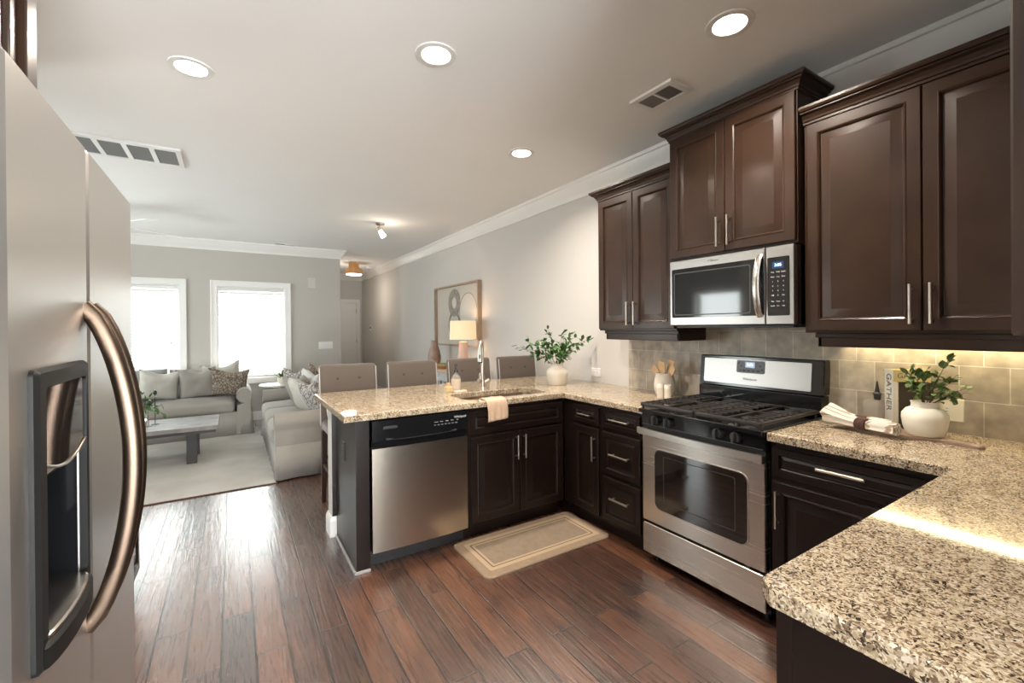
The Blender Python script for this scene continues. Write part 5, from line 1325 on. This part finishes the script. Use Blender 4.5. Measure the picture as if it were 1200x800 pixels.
obj('moss', lathe(BM(), [(.115, TZ+.05), (.09, TZ+.07), (.04, TZ+.078), (0, TZ+.08)], (2.42, 5.52, 0), 20, wob=.08), M['leaf2'], o)
for k, (yy, th, mm, lab) in enumerate(((5.30, .03, 'bookw', 'white book standing on the lower console shelf'), (5.345, .022, 'blue', 'navy book leaning on the lower console shelf'), (5.40, .035, 'bookw', 'white book behind the navy one on the lower console shelf'))):
    o = thing('shelf_book', lab, 'book', (2.45, yy, .43), group='books on the console shelf')
    bm = BM(); bx(bm, 2.34, 2.56, yy, yy+th, .4305, .70); obj('cover', bm, M[mm], o); bm = BM(); bx(bm, 2.345, 2.562, yy+.003, yy+th-.003, .434, .702); obj('pages', bm, M['bookcream'], o)

# ceiling fan over the living room
fn = thing('ceiling_fan', 'white ceiling fan, two blades showing above the far left window', 'ceiling fan', (-1.05, 6.13, CH))
fc_ = Vector((-1.05, 6.13, 0))
obj('canopy', lathe(BM(), [(0, CH), (.07, CH), (.065, CH-.03), (.03, CH-.06), (.012, CH-.07), (.012, CH-.13), (0, CH-.13)], fc_, 28), M['trim'], fn)
obj('motor', lathe(BM(), [(0, CH-.12), (.06, CH-.13), (.10, CH-.16), (.105, CH-.21), (.08, CH-.26), (.05, CH-.29), (0, CH-.30)], fc_, 32), M['trim'], fn)
for k in range(4):
    a = math.radians(36.5+90*k); d = Vector((math.cos(a), math.sin(a), 0)); s = Vector((-d.y, d.x, 0)); c = fc_+Vector((0, 0, CH-.235))
    poly = [(.16, -.045), (.30, -.058), (.57, -.072), (.65, -.060), (.665, -.03), (.65, .055), (.63, .068), (.57, .072), (.30, .058), (.16, .045)]
    tl = Matrix.Rotation(math.radians(10), 3, d)
    obj('blade', slab(BM(), poly, -.003, .003, mp=lambda x, y, z: c+tl@(d*x+s*y+VZ*z)), M['fanwhite'], fn)
    obj('blade_arm', slab(BM(), [(.08, -.02), (.2, -.03), (.2, .03), (.08, .02)], -.008, -.003, mp=lambda x, y, z: c+tl@(d*x+s*y+VZ*z)), M['trim'], fn)

# ------------------------------------------------------------------ recessed lights
def can(label, x, y, watts=CAN_W):
    t = thing('recessed_light', label, 'ceiling light', (x, y, CH), group='recessed ceiling lights')
    bm = BM(); lathe(bm, [(.070, CH-.0005), (.100, CH-.0005), (.098, CH-.006), (.075, CH-.009), (.070, CH-.006), (.070, CH-.0005)], (x, y, 0), 40); obj('trim_ring', bm, M['white'], t)
    bm = BM(); lathe(bm, [(0, CH-.0012), (.070, CH-.0012), (.070, CH-.004), (0, CH-.004)], (x, y, 0), 36); obj('lens', bm, M['lens'], t)['label'] = 'glowing lens'
    area_light('lamp_light', (x, y, CH-.012), (0, 0, -1), .13, .13, watts, (1, .89, .76), 150, 'DISK', t)
can('recessed light nearest the refrigerator and return grille', -.168, 2.776)
can('recessed light in the middle of the ceiling, top centre', .852, 2.024)
can('recessed light at the top right in front of the upper cabinets', 1.873, 1.138)
can('smallest, farthest recessed light, over the peninsula sink', 1.88, 2.819)

# ceiling registers
t = thing('ceiling_register', 'small white air register in the ceiling near the tall upper cabinet', 'air vent', (2.10, 1.70, CH))
ry0, ry1, rx0, rx1 = 1.553, 1.846, 2.005, 2.205
Pc = lambda a, b, c: Vector((a, b, CH-c))
obj('frame', slab(BM(), [(rx0, ry0), (rx1, ry0), (rx1, ry1), (rx0, ry1)], .0005, .014, [[(rx0+.035, ry0+.035), (rx1-.035, ry0+.035), (rx1-.035, 1.694), (rx0+.035, 1.694)], [(rx0+.035, 1.706), (rx1-.035, 1.706), (rx1-.035, ry1-.035), (rx0+.035, ry1-.035)]], ch=.004, mp=Pc), M['white'], t)
obj('duct', slab(BM(), [(rx0+.03, ry0+.03), (rx1-.03, ry0+.03), (rx1-.03, ry1-.03), (rx0+.03, ry1-.03)], .0004, .003, mp=Pc), M['ventdark'], t)
bm = BM()
for k in range(11):
    y = ry0+.040+k*.0105
    if y < 1.690: bx(bm, rx0+.035, rx1-.035, y, y+.0015, CH-.011, CH-.0035)
    yy = 1.712+k*.0095
    if yy < ry1-.038: bx(bm, rx0+.035, rx1-.035, yy, yy+.005, CH-.011, CH-.0035)
obj('louvres', bm, mat('register_louvre', (.30, .27, .25), .6), t)
t = thing('return_grille', 'long white return-air grille in the ceiling beside the refrigerator', 'air vent', (-.60, 4.26, CH))
gx0, gx1, gy0, gy1 = -.98, -.315, 4.07, 4.49
hs = []; n4 = 4; cw = (gx1-gx0-.07-.03*(n4-1))/n4
for k in range(n4):
    a = gx0+.035+k*(cw+.03); hs.append([(a, gy0+.045), (a+cw, gy0+.045), (a+cw, gy1-.045), (a, gy1-.045)])
obj('frame', slab(BM(), [(gx0, gy0), (gx1, gy0), (gx1, gy1), (gx0, gy1)], .0005, .016, hs, ch=.004, mp=Pc), M['white'], t)
bm = BM()
for h in hs:
    n_ = 26
    for k in range(n_):
        y = h[0][1]+(h[2][1]-h[0][1])*k/n_; bx(bm, h[0][0], h[1][0], y, y+.006, CH-.012, CH-.004)
obj('louvres', bm, M['ventgrey'], t)
obj('filter', slab(BM(), [(gx0+.03, gy0+.03), (gx1-.03, gy0+.03), (gx1-.03, gy1-.03), (gx0+.03, gy1-.03)], .0004, .003, mp=Pc), M['ventgrey'], t)
t = thing('ceiling_register', 'tiny distant register in the ceiling near the far wall crown', 'air vent', (.70, 7.76, CH))
obj('frame', slab(BM(), [(.55, 7.68), (.86, 7.68), (.86, 7.80), (.55, 7.80)], .0005, .012, [[(.57, 7.70), (.70, 7.70), (.70, 7.78), (.57, 7.78)]], mp=Pc), M['white'], t)
obj('louvres', bx(BM(), .575, .70, 7.70, 7.78, CH-.006, CH-.0006), M['ventdark'], t)
t = thing('smoke_detector', 'small round smoke detector on the hall ceiling', 'smoke detector', (2.50, 9.75, CH))
obj('housing', lathe(BM(), [(0, CH), (.065, CH), (.06, CH-.03), (.03, CH-.04), (0, CH-.04)], (2.50, 9.75, 0), 24), M['white'], t)
obj('sensor', lathe(BM(), [(0, CH-.0405), (.02, CH-.0405), (.018, CH-.048), (0, CH-.048)], (2.50, 9.75, 0), 16), M['ventgrey'], t)

# spot fixture and hall flush light
t = thing('spot_light', 'small nickel ceiling spotlight with one lit glass head', 'ceiling light', (1.59, 5.62, CH))
obj('canopy', lathe(BM(), [(0, CH), (.055, CH), (.055, CH-.018), (.05, CH-.022), (0, CH-.022)], (1.59, 5.62, 0), 28), M['nickel'], t)
obj('arm', tube(BM(), [(1.59, 5.62, CH-.02), (1.585, 5.62, CH-.07), (1.57, 5.62, CH-.085)], .007, 8), M['nickel'], t)
bm = BM(); tube(bm, [(1.558, 5.62, CH-.060), (1.585, 5.60, CH-.105)], [.024, .026], 18); hd = obj('spot_head', bm, M['nickel'], t)
bm = BM(); tube(bm, [(1.585, 5.60, CH-.1055), (1.620, 5.575, CH-.175)], [.026, .034], 18); obj('lit_glass', bm, M['glow'], hd)['label'] = 'glowing glass cup'
l_ = bpy.data.lights.new('lamp_light', 'POINT'); l_.energy = 1.4; l_.color = (1, .84, .66); l_.shadow_soft_size = .03
lo_ = bpy.data.objects.new('lamp_light', l_); COL.objects.link(lo_); lo_.parent = t; lo_.location = (.05, -.06, -.22)
t = thing('hall_flush_light', 'two-tier woven rattan flush light on the hall ceiling', 'ceiling light', (2.09, 9.3, CH))
obj('upper_drum', lathe(BM(), [(0, CH), (.10, CH), (.10, CH-.115), (0, CH-.115)], (2.09, 9.3, 0), 32), M['rattan'], t)
obj('lower_drum', lathe(BM(), [(.10, CH-.110), (.160, CH-.112), (.163, CH-.225), (.155, CH-.225), (.152, CH-.12), (.10, CH-.12)], (2.09, 9.3, 0), 36), M['rattan'], t)
obj('diffuser', lathe(BM(), [(0, CH-.215), (.150, CH-.215), (.145, CH-.238), (0, CH-.245)], (2.09, 9.3, 0), 30), M['glow'], t)['label'] = 'glowing diffuser disc'
l_ = bpy.data.lights.new('lamp_light', 'POINT'); l_.energy = 6; l_.color = (1, .90, .78); l_.shadow_soft_size = .14
lo_ = bpy.data.objects.new('lamp_light', l_); COL.objects.link(lo_); lo_.parent = t; lo_.location = (-.1, .1, -.62)
